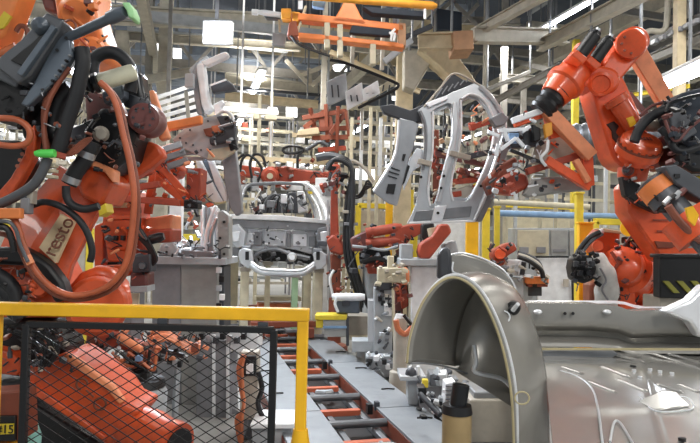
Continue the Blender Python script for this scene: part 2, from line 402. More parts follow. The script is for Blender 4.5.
# top blob of the tool changer
# weld gun frame
bx = MB().pp([(46, 12), (63, 20), (58, 32), (30, 75), (18, 84), (-6, 66), (0, 56), (20, 40)], 2.9, .12)
g = bx.build('gun_housing', 'gun_grey', T, .01)
MB().pp([(42, 33), (47, 37), (22, 66), (10, 60), (30, 44)], 2.885, .03).build('housing_recess', 'black', T, .004)
MB().pp([(51, 24), (56, 27), (22, 76), (16, 73)], 2.87, .03).build('slide_rail', 'gun_slate', T, .004)
MB().lathe(P(40.5, 26, 2.92), P(40, 25.5, 2.84), [(0, PX(8.5, 2.9)), (.6, PX(8.5, 2.9)), (.7, PX(7, 2.9)), (.9, PX(4, 2.9)), (1, PX(2.5, 2.9))], 22).build('pivot_cap', 'gun_slate', T)
gp = MB().pp([(58, 38), (64, 34), (70, 39), (72, 56), (58, 78), (44, 91), (27, 107), (20, 104), (34, 82), (44, 62)], 2.94, .05).build('gun_side_plate', 'gun_slate', T, .008)
for x, y in ((57, 50), (66, 38)): MB().cyl(P(x, y, 2.95), P(x, y, 2.93), PX(1.7, 2.9), n=10).build('plate_bolt', 'black', gp)
MB().pp([(60, 52), (72, 55), (60, 72), (53, 86), (48, 84), (54, 68)], 2.98, .08).build('shunt', 'galv_bright', T, .006)
for i in range(6): MB().cbox(70-i*3.4, 56+i*5, 2.92, 2.6, 2.6, .03).build('terminal', 'black' if i % 2 else 'galv_dark', T, .004)
MB().pp([(-20, 70), (6, 66), (30, 84), (34, 100), (24, 118), (2, 122), (-20, 116)], 3.0, .2).build('gun_transformer', 'black', T, .02)
MB().pp([(-20, 64), (2, 62), (20, 78), (16, 88), (-4, 78), (-20, 76)], 2.95, .06).build('transformer_lid', 'gun_grey', T, .008)
MB().pp([(16, 104), (38, 92), (54, 100), (50, 128), (40, 150), (22, 138)], 3.1, .2).build('gun_yoke', 'black', T, .02)
MB().pp([(-20, 138), (20, 140), (30, 160), (22, 176), (4, 190), (-20, 190)], 3.2, .15).build('gun_cylinder_block', 'black', T, .02)
MB().pp([(33, 124), (36, 138), (33, 158), (22, 178), (10, 196), (-6, 208), (-6, 196), (10, 178), (24, 154), (27, 138)], 3.0, .06).build('gun_arm_plate', 'orange_near', T, .008)
for i in range(5): MB().cyl(P(27-i*2.4, 142+i*6, 2.98), P(27-i*2.4, 142+i*6, 2.94), PX(2, 3), n=10).build('chain_pin', 'hose_brown', T)
MB().lathe(P(67, 38, 2.96), P(125, 11.5, 2.8), [(0, PX(4.6, 2.9)), (.75, PX(5, 2.9)), (.75, PX(6.8, 2.85)), (.93, PX(6.8, 2.85)), (1, PX(5, 2.85))], 20).build('gun_tube', 'gun_slate', T)
MB().pp([(121, 2), (129, 1.5), (133, 11), (133, 18), (128, 17), (126, 10)], 2.78, .1).build('tube_cap', 'green_pale', T, .008)
# hoses
H([(82, 48), (83, 62), (80, 78), (76, 96), (66, 124), (58, 152)], 2.98, 7.5, 12).build('conduit', 'rubber', T)
H([(92, 74), (94, 60), (104, 53), (117, 54), (128, 64), (132, 80), (130, 92)], 3.2, 6.5, 12).build('conduit', 'rubber', T)
H([(62, 146), (52, 128), (60, 100), (72, 88)], 3.05, 9, 12).build('conduit', 'black', T)
for k, dx in enumerate((0, 4, 8)):
    H([(70-dx*.4, 68+dx*.5), (58-dx*.6, 84), (48-dx*.4, 104), (44, 128), (46+dx*.3, 150)], 2.96+.02*k, 2.6, 8).build('hose', 'hose_brown', T)
H([(100, 82), (110, 92), (117, 108), (123, 134), (130, 164), (134, 196), (132, 230), (126, 262), (112, 283), (92, 293), (70, 295), (50, 286), (34, 268), (24, 246), (16, 222), (8, 216), (-10, 216)], 2.92, 3.1, 10).build('hose_loop', 'hose_orange', T)
H([(104, 84), (115, 96), (122, 112), (127, 136), (134, 166), (138, 198), (136, 232), (130, 264), (115, 287), (93, 297.5), (69, 299), (48, 290), (31, 272), (20, 250), (8, 236), (-10, 232)], 2.96, 2.6, 10).build('hose_loop', 'hose_brown', T)
MB().lathe(P(27, 256, 2.9), P(31, 264, 2.9), [(0, PX(4, 2.9)), (1, PX(4, 2.9))], 14).build('hose_sleeve', 'salmon', T)
H([(-10, 118), (14, 119), (27, 126), (30, 136), (25, 144), (10, 146), (-10, 143)], 2.9, 3.2, 10).build('hose_ring', 'hose_orange', T)
H([(48, 158), (42, 172), (34, 184), (20, 194), (0, 204), (-15, 208)], 2.94, 5, 10).build('conduit', 'gun_grey', T)
MB().lathe(P(35, 153.5, 2.9), P(55, 153.5, 2.9), [(0, PX(2.5, 2.9)), (.2, PX(4, 2.9)), (.85, PX(4.4, 2.9)), (1, PX(4, 2.9))], 12).build('hose_connector', 'green', T)
MB().bar(P(52, 153.5, 2.92), P(66, 157, 2.95), PX(6, 2.9)).build('connector_plug', 'red_far', T, .004)
for k in range(4): H([(62, 156+k), (74, 154-k*2), (84, 146-k*2), (92, 138)], 3.0, 1.5, 6).build('thin_cable', 'hose_brown', T)
for y in (166, 171, 177): MB().cbox(52, y, 2.98, 9, 3.5, .05).build('hose_fitting', 'cream', T, .004)
MB().cbox(32, 197, 2.97, 6, 14, .05).build('hose_fitting', 'taupe', T, .004)
MB().cbox(27, 206, 2.96, 9, 16, .05).build('valve_block', 'grey_mid', T, .005)
MB().bar(P(-20, 213.5, 2.9), P(22.5, 213.5, 2.9), PX(8, 2.9), .05).build('pneumatic_bar', 'orange_bright', T, .006)
H([(-10, 222), (8, 222), (16, 230), (20, 244), (28, 262)], 2.88, 2, 8).build('cable_loop', 'gun_grey', T)
H([(-10, 226), (6, 228), (12, 240), (14, 252)], 2.9, 3.4, 8).build('conduit', 'black', T)
MB().pp([(72, 128), (94, 118), (84, 150), (66, 152)], 3.36, .05).build('terminal_plate', 'steel', T, .004)
clutter(T, 0, 60, 70, 135, 3.0, 45, ['black', 'dark_grey', 'gun_grey', 'steel', 'hose_brown'], 2, 8, dd=.08)
clutter(T, 56, 150, 90, 170, 3.15, 60, ['black', 'dark_grey', 'purple_red', 'gun_grey', 'hose_brown', 'black_gloss'], 2, 8, dd=.08)
clutter(T, 0, 36, 256, 310, 3.0, 26, ['black', 'dark_grey', 'orange_near', 'hose_brown', 'gun_grey'], 2, 8, dd=.06)
# ================================================================== robot carried at the top left behind it
T = thing('welding_robot', 'orange robot head seen at the top edge behind the grey weld gun', 'robot', P(82, 60, 4.0))
MB().pp([(36, -14), (56, 0), (58, 14), (44, 10)], 4.1, .2).build('wrist_flange', 'purple_red', T, .02)
MB().pp([(50, -20), (96, -20), (94, 8), (97, 20), (104, 40), (108, 46), (106, 58), (82, 66), (66, 60), (62, 34), (55, 12)], 4.0, .3).build('casting', 'orange_bright', T, .04, 3)
MB().lathe(P(76, 14, 4.05), P(76, 14, 3.9), [(0, PX(17, 4)), (.8, PX(17, 4)), (1, PX(13, 4))], 26).build('joint_cover', 'orange_bright', T)
MB().lathe(P(92, 50, 4.05), P(92, 50, 3.9), [(0, PX(13, 4)), (.8, PX(13, 4)), (1, PX(10, 4))], 24).build('joint_cover', 'orange_bright', T)
for x, y in ((66, 4), (72, 58), (100, 44)): MB().cyl(P(x, y, 4), P(x, y, 3.95), PX(3, 4), n=12).build('bolt', 'black', T)
clutter(T, 60, 104, 0, 56, 3.86, 30, ['orange_bright', 'orange_near', 'orange_bright', 'black', 'purple_red', 'dark_grey'], 3, 9, dd=.05, kinds='bbc')
H([(62, 24), (70, 20), (76, 26), (72, 40), (66, 44)], 3.8, 1.2, 6).build('thin_cable', 'hose_brown', T)
MB().bar(P(80, -20, 4.2), P(80, -140, 4.4), .25).build('mounting_arm', 'orange_bright', T, .03)
MB().pp([(2, -22), (24, -22), (4, 34), (-22, 58), (-22, 20)], 3.7, .2).build('link_arm', 'orange_bright', T, .02)
MB().pp([(4, 11), (11, 16), (3, 28), (-6, 30), (-6, 26)], 3.69, .02).build('caution_label', 'yellow_pale', T)
H([(-10, 58), (6, 51), (16, 46)], 3.75, 4, 10).build('hose', 'copper', T)
H([(16, 32), (20, 26), (26, 28), (28, 36)], 3.75, 2.5, 8).build('hose', 'hose_brown', T)
# ================================================================== lower robot behind the mesh
T = thing('welding_robot', 'orange robot arm pointing down to the lower right behind the black mesh', 'robot', floor_at(30, 3.5))
MB().pp([(14, 372), (40, 362), (66, 352), (78, 360), (112, 385), (124, 403), (142, 411), (110, 449), (60, 413), (26, 391)], 3.45, .36).build('forearm', 'orange_lower', T, .03, 3)
MB().pp([(30, 381), (106, 437), (104, 442), (26, 390)], 3.43, .05).build('arm_rib', 'orange_near', T, .01)
MB().pp([(66, 353), (78, 360), (112, 385), (124, 402), (119, 405), (106, 390), (62, 358)], 3.43, .05).build('arm_rib', 'salmon', T, .01)
a0, a1 = P(126, 425, 3.6), P(178, 446, 3.4)
MB().lathe(a0, a1, [(-.12, PX(25, 3.5)), (0, PX(25, 3.5)), (.02, PX(21, 3.5)), (.12, PX(21, 3.5)), (.15, PX(24, 3.5)), (.5, PX(25, 3.5)), (.75, PX(22, 3.5)), (.9, PX(23, 3.5)), (1, PX(22, 3.5)), (1, PX(17, 3.5)), (.9, PX(16, 3.5))], 30).build('wrist', 'orange_near', T)
MB().lathe(a0, a1, [(.0, PX(21.8, 3.5)), (.13, PX(21.8, 3.5))], 28).build('wrist_collar', 'dark_grey', T)
MB().cyl(a0.lerp(a1, .9), a0.lerp(a1, 1.02), PX(17.5, 3.5), n=26).build('tool_flange', 'black', T)
e = MB(); 
c = P(80, 385, 3.41); x = (P(106, 406, 3.41)-P(76, 384, 3.41)).normalized(); y = (UP - x*UP.dot(x)).normalized()
for cc, r, a0_, a1_ in ((P(82, 384, 3.42), PX(5.5, 3.4), .7, 5.2), (P(100, 404, 3.42), PX(6, 3.4), 0, 6.2)):
    e.tube([cc + x*(r*math.cos(a0_+(a1_-a0_)*k/12)) + y*(r*math.sin(a0_+(a1_-a0_)*k/12)) for k in range(13)], PX(1.1, 3.4), 6, 2)
e.tube([P(86, 390, 3.42), P(94, 397, 3.42)], PX(1., 3.4), 6, 0)
e.build('arm_emblem', 'label_ink', T)
MB().pp([(-20, 318), (52, 318), (66, 352), (20, 378), (-20, 372)], 3.6, .3).build('elbow_block', 'black', T, .03)
MB().pp([(-20, 345), (10, 352), (24, 366), (16, 376), (-20, 372)], 3.4, .1).build('elbow_cover', 'orange_lower', T, .01)
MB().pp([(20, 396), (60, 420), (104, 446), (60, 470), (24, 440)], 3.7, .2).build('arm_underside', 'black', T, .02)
for k, (x, y, a) in enumerate(((36, 362, 5), (58, 338, 6), (66, 344, 4))): MB().cbox(x, y, 3.38, a, a, .04).build('terminal', 'taupe', T, .003)
for k in range(4): H([(8+k*8, 330), (26+k*9, 336), (40+k*6, 350), (36+k*4, 366)], 3.4-.02*k, 2.5, 8).build('conduit', 'black_gloss', T)
clutter(T, 4, 74, 326, 372, 3.35, 60, ['black', 'black_gloss', 'dark_grey', 'taupe', 'hose_brown'], 2, 8, dd=.06)
b0 = floor_at(25, 3.9); MB().lathe(b0, b0+UP*.75, [(0, .3), (.08, .3), (.1, .22), (.8, .2), (1, .24)], 24).build('pedestal', 'dark_grey', T)
o = MB().lathe(V(P(34, 420, 3.3).x, P(34, 420, 3.3).y, P(34, 470, 3.3).z), P(33, 412, 3.3), [(0, .03), (.6, .045), (.85, .02), (.86, .013), (1, .013)], 14).build('bottle', 'teal')
tag(o, 'pale teal bottle standing low behind the black mesh near the number plate', 'bottle')
o = thing('bottle_stand', 'small dark stand under the pale teal bottle', 'stand', floor_at(34, 3.3))
zt = P(34, 470, 3.3).z; c = floor_at(34, 3.3); MB().bar(c, c+UP*zt, .12, .12).build('post', 'dark_grey', o, .005)
# ================================================================== small robots and hose bundles low behind the mesh
T = thing('welding_robot', 'small dark red weld gun robot low behind the mesh above the pointing arm', 'robot', floor_at(125, 4.6))
MB().pp([(94, 330), (112, 334), (140, 345), (138, 354), (120, 350), (98, 345)], 4.5, .15).build('gun_body', 'red_far', T, .015)
MB().lathe(P(120, 338, 4.5), P(142, 350, 4.4), [(0, PX(5, 4.5)), (.8, PX(5, 4.5)), (1, PX(3, 4.5))], 14).build('gun_cylinder', 'salmon', T)
MB().pp([(86, 332), (100, 330), (104, 352), (92, 362), (84, 350)], 4.6, .2).build('gun_yoke', 'red_channel', T, .02)
MB().pp([(126, 350), (148, 348), (152, 366), (132, 372)], 4.6, .2).build('gun_transformer', 'red_channel', T, .02)
MB().cbox(139, 358, 4.38, 6, 6, .05).build('badge', 'blue', T, .004)
MB().pp([(90, 362), (150, 372), (150, 380), (100, 384)], 4.7, .2).build('bracket', 'black', T, .02)
for k in range(5): H([(96+k*8, 352), (106+k*9, 366-k), (122+k*8, 362+k*2), (132+k*6, 350)], 4.5-.02*k, 1.6, 6).build('cable', 'black' if k % 2 else 'copper', T)
b0 = floor_at(118, 4.9); MB().bar(b0, P(118, 375, 4.9), .1).build('stand', 'grey_mid', T, .01)
clutter(T, 86, 156, 328, 372, 4.5, 70, ['black', 'red_far', 'dark_grey', 'red_channel', 'copper', 'grey_cool', 'white_paint'], 2, 7)
T = thing('hose_bundle', 'copper coloured bundle of welding hoses under the black top bar of the fence', 'hoses', P(185, 360, 4.8))
for k in range(7): H([(148, 334+k*2), (162+k, 330+k*1.6), (178+k, 337+k*2), (196, 345+k*1.3), (199, 338+k)], 4.8-.015*k, 1.9, 7).build('hose', 'copper' if k % 3 else 'salmon', T)
MB().cbox(196, 347, 4.72, 7, 9, .08).build('hose_clamp', 'hose_brown', T, .005)
MB().bar(P(160, 350, 4.85), P(184, 356, 4.85), PX(5, 4.8)).build('manifold', 'dark_grey', T, .006)
for k in range(5): MB().cbox(160+k*5, 358+k*1.5, 4.8, 4, 6, .05).build('fitting', 'grey_cool' if k % 2 else 'black', T, .004)
b0 = floor_at(178, 4.95); MB().bar(b0, P(178, 352, 4.95), .04).build('stand', 'grey_cool', T, .005)
clutter(T, 150, 206, 332, 362, 4.75, 40, ['copper', 'black', 'dark_grey', 'grey_cool', 'salmon'], 2, 6)
T = thing('hopper', 'smooth grey drum seen through the mesh beside the pointing orange arm', 'drum', floor_at(138, 4.5))
b0 = floor_at(138, 4.5); MB().lathe(b0, P(138, 386, 4.5), [(0, PX(29, 4.5)), (.93, PX(29, 4.5)), (1, PX(26, 4.5))], 28).build('drum', 'grey_cool', T)
MB().lathe(P(138, 386, 4.5), P(138, 379, 4.5), [(0, PX(27, 4.5)), (1, PX(25, 4.5))], 28).build('lid', 'black', T)
# ================================================================== robot with truss gripper, mid left
T = thing('handling_robot', 'orange robot with a triangular truss gripper beside the tall white post', 'robot', floor_at(118, 5.2))
MB().pp([(104, 200), (112, 188), (132, 188), (137, 200), (137, 232), (126, 252), (106, 250), (101, 226)], 4.9, .35).build('upper_arm', 'orange_lower', T, .025)
MB().cbox(119, 205, 4.88, 15, 5, .03).build('arm_label', 'label_cream', T)
for k in range(4): MB().cbox(109+k*7, 238, 4.88, 3.4, 5, .05).build('port', 'black', T, .004)
for k in range(3): MB().cyl(P(108+k*10, 228, 4.9), P(108+k*10, 228, 4.87), PX(1.5, 4.9), n=8).build('bolt', 'dark_grey', T)
MB().pp([(104, 216), (134, 215), (134, 219), (104, 220)], 4.88, .05).build('casting_rib', 'orange_near', T, .006)
MB().pp([(106, 248), (130, 248), (128, 262), (108, 262)], 4.92, .2).build('flange_block', 'orange_lower', T, .012)
MB().pp([(103, 262), (122, 262), (122, 268), (103, 268)], 5.05, .2).build('dark_base', 'black', T)
for k in range(3): H([(133, 192+k*3), (140, 208+k*5), (139, 226+k*4), (146, 240)], 4.8, 1.3, 6).build('cable', ('black', 'hose_brown', 'black')[k], T)
MB().lathe(P(150, 240, 4.9), P(164, 236, 4.9), [(0, PX(5, 4.9)), (.7, PX(5, 4.9)), (1, PX(3.5, 4.9))], 14).build('motor', 'black_gloss', T)
MB().pp([(94, 226), (103, 222), (103, 300), (94, 300)], 4.95, .2).build('frame_post', 'orange_lower', T, .01)
MB().pp([(94, 266), (130, 264), (130, 276), (94, 278)], 4.9, .2).build('frame_beam', 'orange_lower', T, .01)
MB().pp([(124, 232), (142, 228), (146, 262), (128, 264)], 5.0, .2).build('elbow', 'red_far', T, .02)
for p in (((103, 197), (180, 203)), ((113, 186), (153, 170)), ((135, 188), (160, 184))): MB().bar(P(*p[0], 4.8), P(*p[1], 4.8), PX(6.5, 4.8), .05).build('truss_bar', 'red_far', T, .006)
for p in (((150, 172), (187, 203)), ((163, 168), (186, 196)), ((152, 200), (188, 203)), ((154, 172), (148, 214))): MB().bar(P(*p[0], 4.95), P(*p[1], 4.95), PX(5.5, 4.9), .06).build('truss_bar', 'orange_lower' , T, .006)
MB().pp([(186, 168), (202, 168), (200, 201), (186, 200)], 5.0, .2).build('gripper_block', 'red_far', T, .012)
MB().cbox(193, 204.5, 4.97, 14, 9, .15).build('gripper_pad', 'black', T, .01)
MB().pp([(140, 219), (172, 214), (172, 236), (166, 241), (140, 243)], 5.1, .3).build('counterweight', 'salmon', T, .02)
MB().pp([(140, 230), (172, 228), (172, 242), (140, 244)], 5.05, .3).build('counterweight_base', 'red_far', T, .02)
MB().pp([(160, 123), (201, 115), (201, 123), (164, 131)], 5.1, .08).build('support_beam', 'orange_bright', T, .01)
MB().pp([(150, 150), (172, 142), (176, 158), (180, 168), (176, 176), (150, 182)], 5.0, .25).build('wrist', 'orange_lower', T, .02)
for i in range(3): MB().bar(P(160+i*4, 151+i*8, 4.9), P(182+i*3, 144+i*8, 4.9), PX(5, 4.9), .05).build('cylinder', 'galv_dark' if i else 'steel', T, .005)
for k in range(4): H([(140, 238-k*3), (150+k, 250), (146+k*3, 262), (138, 270)], 4.85, 2.2, 7).build('conduit', 'black', T)
MB().pp([(132, 256), (150, 254), (151, 272), (132, 273)], 4.8, .15).build('valve_block', 'dark_grey', T, .01)
MB().lathe(P(142, 266, 4.8), P(142, 266, 4.75), [(0, PX(4, 4.8)), (1, PX(3, 4.8))], 16).build('gauge', 'gun_grey', T)
MB().pp([(130, 272), (147, 272), (147, 288), (129, 288)], 4.85, .2).build('motor', 'purple_red', T, .02)
MB().pp([(127, 287), (147, 286), (147, 292), (127, 292)], 4.8, .2).build('mount_plate', 'grey_cool', T, .004)
b0 = floor_at(135, 5.1); MB().bar(b0, P(135, 291, 5.1), .12).build('pedestal', 'grey_mid', T, .01)
MB().cbox(135, 300, 4.95, 8, 14, .03).build('notice_plate', 'cream', T)
for x, y in ((132, 345), (150, 335)): pass
clutter(T, 100, 150, 190, 290, 4.86, 60, ['orange_lower', 'black', 'dark_grey', 'red_far', 'grey_mid', 'salmon'], 2, 7)
clutter(T, 146, 212, 150, 206, 4.9, 45, ['orange_lower', 'black', 'dark_grey', 'red_far', 'galv_dark', 'salmon'], 2, 7)
# tall white posts
for (x, y0, y1, w, d, lbl) in ((178, 168, 410, 12, 6.9, 'tall white box post behind the orange truss gripper'),):
    a = P(x, y0, d); o = MB().bar(V(a.x, a.y, 0), a, PX(w, d), .1, up=FW).build('white_post', 'white_paint', None, .005); tag(o, lbl, 'post')
# robot far behind between left arm and post, small gun with hoses
T = thing('weld_gun_stand', 'cluster of small weld tips and copper cables just right of the white post', 'weld gun', floor_at(194, 6.6))
b0 = floor_at(194, 6.6); MB().bar(b0, P(194, 245, 6.6), .1).build('stand', 'dark_grey', T, .005)
for k in range(14):
    x, y = random.uniform(187, 204), random.uniform(208, 254)
    MB().bar(P(x, y, 6.5+random.uniform(-.1, .1)), P(x+random.uniform(-5, 5), y+random.uniform(3, 9), 6.5), PX(3, 6.5)).build('weld_tip', ('copper', 'steel', 'red_far', 'black')[k % 4], T, .004)
# ================================================================== clamping fixture with grey base cabinet
T = thing('clamp_fixture', 'grey clamping station on a square pedestal with a tall grey column at its side', 'fixture', floor_at(186, 6.0))
c = floor_at(190, 6.2)
def vbox(x0, x1, y0, y1, d, th, name, m, par, bv=.008):   # heading box between pixel rows
    return MB().pp([(x0, y0), (x1, y0), (x1, y1), (x0, y1)], d, th).build(name, m, par, bv)
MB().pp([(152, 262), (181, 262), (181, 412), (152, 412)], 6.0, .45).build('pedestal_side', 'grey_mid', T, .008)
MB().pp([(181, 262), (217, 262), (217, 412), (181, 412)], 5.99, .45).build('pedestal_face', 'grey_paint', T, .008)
MB().pp([(215, 266), (224, 266), (224, 412), (215, 412)], 6.1, .35).build('pedestal_edge', 'dark_grey', T, .008)
MB().pp([(150, 256), (226, 258), (226, 265), (150, 264)], 5.9, .65).build('top_plate', 'grey_cool', T, .006)
MB().pp([(157, 256), (160, 245), (166, 240), (172, 240), (178, 249), (181, 257)], 5.95, .2).build('bearing_block', 'grey_cool', T, .015)
MB().cyl(P(166.5, 252, 5.96), P(166.5, 252, 5.93), PX(1.3, 6), n=10).build('bolt', 'black', T)
MB().pp([(181, 250), (214, 252), (214, 258), (181, 258)], 5.95, .3).build('slide', 'galv_dark', T, .006)
MB().pp([(190, 246), (210, 247), (216, 256), (188, 256)], 6.1, .15).build('clamp_bar', 'galv_dark', T, .006)
cl = MB().pp([(217, 212), (222, 210), (229, 216), (229, 259), (218, 259)], 5.95, .18).build('column', 'grey_paint', T, .008)
for x, y in ((224, 222), (224, 254), (220, 238)): MB().cyl(P(x, y, 5.96), P(x, y, 5.93), PX(1.4, 6), n=10).build('bolt', 'black', cl)
for i in range(5): MB().cbox(219+i % 2*3, 270+i*9, 5.95, 5, 6, .05).build('fitting', ('white_paint', 'black', 'grey_cool')[i % 3], T, .004)
for k in range(4): MB().pp([(200+k*5, 205+k), (203+k*5, 205+k), (204+k*5, 258), (200+k*5, 258)], 6.2+.05*k, .1).build('clamp_arm', ('galv_bright', 'galv_dark', 'galv_bright', 'galv')[k], T, .01)
H([(205, 253), (207, 232), (212, 216), (216, 206)], 6.1, 2.2, 8).build('clamp_finger', 'galv_bright', T)
H([(212, 256), (211, 236), (217, 218)], 6.1, 2.2, 8).build('clamp_finger', 'steel', T)
clutter(T, 152, 228, 240, 258, 5.9, 30, ['grey_cool', 'galv_dark', 'dark_grey', 'galv_bright', 'black'], 2, 6)
# second fixture leg seen through the mesh
T = thing('cable_post', 'pale post with copper cables and small black socket seen through the right of the mesh', 'post', floor_at(245, 5.0))
vbox(240, 258, 352, 420, 5.0, .14, 'post', 'taupe', T)
vbox(242, 256, 356, 376, 4.97, .05, 'socket_box', 'black', T)
vbox(246, 253, 364, 374, 4.95, .03, 'socket_face', 'white_paint', T, .003)
b0 = floor_at(249, 5.1); MB().bar(b0, P(249, 418, 5.1), .12).build('foot', 'grey_mid', T, .005)
for k in range(3): H([(243+k, 355), (238+k*2, 368), (241+k, 392), (244, 408-k*3), (236+k*3, 420), (240+k, 443)], 4.9-.02*k, 1.7, 7).build('cable', 'copper', T)
H([(258, 372), (262, 388), (258, 404), (264, 420)], 4.92, 2.6, 8).build('cable', 'black', T)
T = thing('floor_plinth', 'low pale plinth on the floor just right of the copper cable post', 'plinth', floor_at(266, 4.95))
vbox(252, 292, 427, 460, 4.75, .3, 'block', 'grey_cool', T); vbox(250, 294, 424, 429, 4.7, .4, 'cap', 'white_paint', T)
T = thing('control_cabinet', 'grey floor cabinet with a light edge strip seen through the mesh', 'cabinet', floor_at(215, 5.6))
vbox(196, 230, 340, 420, 5.6, .4, 'body', 'grey_mid', T); vbox(212, 215, 335, 424, 5.58, .03, 'edge_strip', 'white_paint', T, .003); vbox(226, 229, 335, 424, 5.58, .03, 'edge_strip', 'white_paint', T, .003)
vbox(230, 258, 332, 352, 5.6, .3, 'side_panel', 'white_paint', T); 
for k in range(7): MB().cbox(202+k*7, 336+(k % 3)*2, 5.5, 5, 6, .08).build('valve', ('black', 'steel', 'dark_grey')[k % 3], T, .004)
b0 = floor_at(222, 5.8); MB().bar(b0, P(222, 405, 5.8), .3).build('plinth', 'grey_mid', T)
# ================================================================== carried body panel with grey clamp plate (upper centre-left)
T = thing('gripper_tool', 'grey faceted clamp plate tool with black actuators holding bright panels', 'gripper', P(207, 140, 5.4))
MB().pp([(172, 140), (190, 122), (211, 116), (221, 113), (229, 122), (235, 140), (234, 150), (222, 159), (208, 160), (180, 147)], 5.35, .08).build('clamp_plate', 'grey_cool', T, .008)
MB().pp([(207, 159), (209, 150), (236, 145), (234, 152), (222, 159.5)], 5.33, .06).build('plate_lip', 'cream', T, .005)
ba = MB()
for x, y in ((180, 138), (190, 130), (199, 124), (208, 121), (193, 145), (201, 150), (186, 143), (210, 150)): ba.cyl(P(x, y, 5.36), P(x, y, 5.33), PX(1, 5.4), n=8)
ba.build('bolt_set', 'dark_grey', T)
MB().pp([(203, 129), (212, 127), (216, 131), (214, 137), (206, 136)], 5.32, .06).build('sensor', 'hose_brown', T, .006)
MB().pp([(211, 126), (222, 124), (222, 132), (213, 133)], 5.3, .06).build('bracket', 'copper', T, .006)
MB().pp([(216, 116), (228, 115), (236, 126), (235, 140), (210, 145), (209, 138), (224, 132)], 5.28, .12).build('actuator', 'dark_grey', T, .012)
MB().lathe(P(219, 127, 5.25), P(237, 122, 5.2), [(0, PX(1.4, 5.2)), (1, PX(1.4, 5.2))], 10).build('rod', 'steel', T)
H([(216, 115), (224, 111), (232, 116), (235, 126)], 5.25, 1.6, 8).build('hose', 'galv_bright', T)
MB().pp([(222, 150), (235, 147), (238, 170), (242, 212), (236, 216), (230, 208), (224, 180)], 5.45, .1).build('arm_plate', 'grey_mid', T, .008)
MB().pp([(228, 141), (236, 139), (237, 148), (230, 151)], 5.3, .1).build('actuator', 'black', T, .01)
for k in range(3): MB().bar(P(174+k*4, 150+k*4, 5.4), P(194+k*5, 147+k*6, 5.4), PX(3.5, 5.4)).build('cylinder', 'galv_dark', T, .004)
clutter(T, 212, 236, 116, 146, 5.2, 18, ['black', 'dark_grey', 'steel', 'black', 'grey_cool'], 1.5, 5)
T = thing('body_panel', 'bright curved door pillar panel hanging from the grey clamp plate', 'car panel', P(210, 130, 5.6))
MB().pp([(193, 160), (200, 158), (207, 172), (216, 190), (223, 202), (214, 203), (204, 192), (197, 178)], 5.5, .05).build('inner_flange', 'white_paint', T, .015, 3)
MB().pp([(206, 157), (212, 157), (220, 176), (228, 194), (228, 201), (224, 202), (215, 184)], 5.5, .05).build('outer_flange', 'white_paint', T, .015, 3)
MB().pp([(199, 158), (207, 157), (216, 182), (225, 202), (221, 202), (208, 176)], 5.56, .03).build('flange_web', 'gun_slate', T, .005)  # slate sheet stands in for the dark gap between the two strips
MB().tube([P(194, 158, 5.46), P(198, 174, 5.46), (P(205, 192, 5.46)), P(213, 203, 5.46), P(226, 202, 5.46)], PX(1.3, 5.5), 6).build('edge_seam', 'sealant', T)
pil = [(196, 64), (203, 61), (205, 72), (206, 84), (208, 97), (212, 109), (205, 114), (201, 104), (199, 90), (197, 76)]
MB().pp(pil, 5.6, .12).build('pillar', 'white_paint', T, .02, 3)  # white colour stands in for lamp glare on the bare pillar
MB().pp([(192, 74), (194, 66), (197, 63), (199, 90), (202, 106), (204, 116), (197, 114), (194, 98)], 5.66, .12).build('pillar_flange', 'galv_dark', T, .012)
MB().pp([(201, 61), (225, 51), (229, 54), (227, 57), (207, 66), (203, 65)], 5.6, .08).build('roof_rail', 'white_paint', T, .012)
MB().pp([(188, 70), (200, 58), (207, 55), (208, 58), (199, 62), (192, 74)], 5.68, .06).build('roof_flange', 'grey_cool', T, .01)
MB().pp([(213, 104), (222, 100), (225, 103), (221, 107), (224, 112), (214, 114)], 5.55, .06).build('hinge_bracket', 'galv_bright', T, .01)
MB().pp([(210, 84), (226, 79), (233, 84), (236, 90), (212, 93)], 5.6, .08).build('latch_box', 'dark_grey', T, .012)
MB().bar(P(210, 85.5, 5.56), P(226.5, 79.5, 5.56), PX(1.6, 5.5)).build('latch_edge', 'galv_bright', T)
MB().cbox(190, 81, 5.6, 9, 14, .06).build('bracket', 'grey_cool', T, .008)
# ================================================================== van front on posts
T = thing('van_body', 'bare metal van body facing the viewer on cream posts at the end of the conveyor', 'vehicle body', floor_at(283, 9.6))
DV = 9.3
def q(pts, d, th, name, m, bv=.012, par=None): return MB().pp(pts, d, th).build(name, m, par or T, bv)
q([(230, 214), (280, 215), (330, 220), (331, 224), (280, 220.5), (230, 219)], 9.55, .25, 'cowl_top', 'white_paint')
q([(232, 219), (326, 223), (326, 232), (280, 229), (233, 228)], 9.6, .12, 'cowl_face', 'galv_dark')
fw = q([(234, 228), (325, 231), (323, 250), (310, 254), (296, 250), (278, 247), (262, 252), (246, 250), (235, 244)], 9.75, .06, 'firewall', 'galv')
for (x0, x1, y0, y1, m) in ((245, 253, 233, 245, 'galv_bright'), (254, 262, 232, 245, 'grey_mid'), (264, 286, 231, 246, 'galv'), (287, 291, 233, 247, 'grey_mid'), (293, 307, 234, 246, 'galv_bright'), (309, 316, 236, 246, 'galv_dark')):
    q([(x0, y0), (x1, y0+.4), (x1, y1+.4), (x0, y1)], 9.7, .05, 'stamped_panel', m, .008, fw)
hb = MB()
for x, y in ((268, 235), (276, 237), (282, 242), (269, 243), (298, 242), (303, 238), (257, 237)): hb.cyl(P(x, y, 9.7), P(x, y, 9.66), PX(1, 9.7), n=8)
hb.build('punched_hole', 'black', fw)
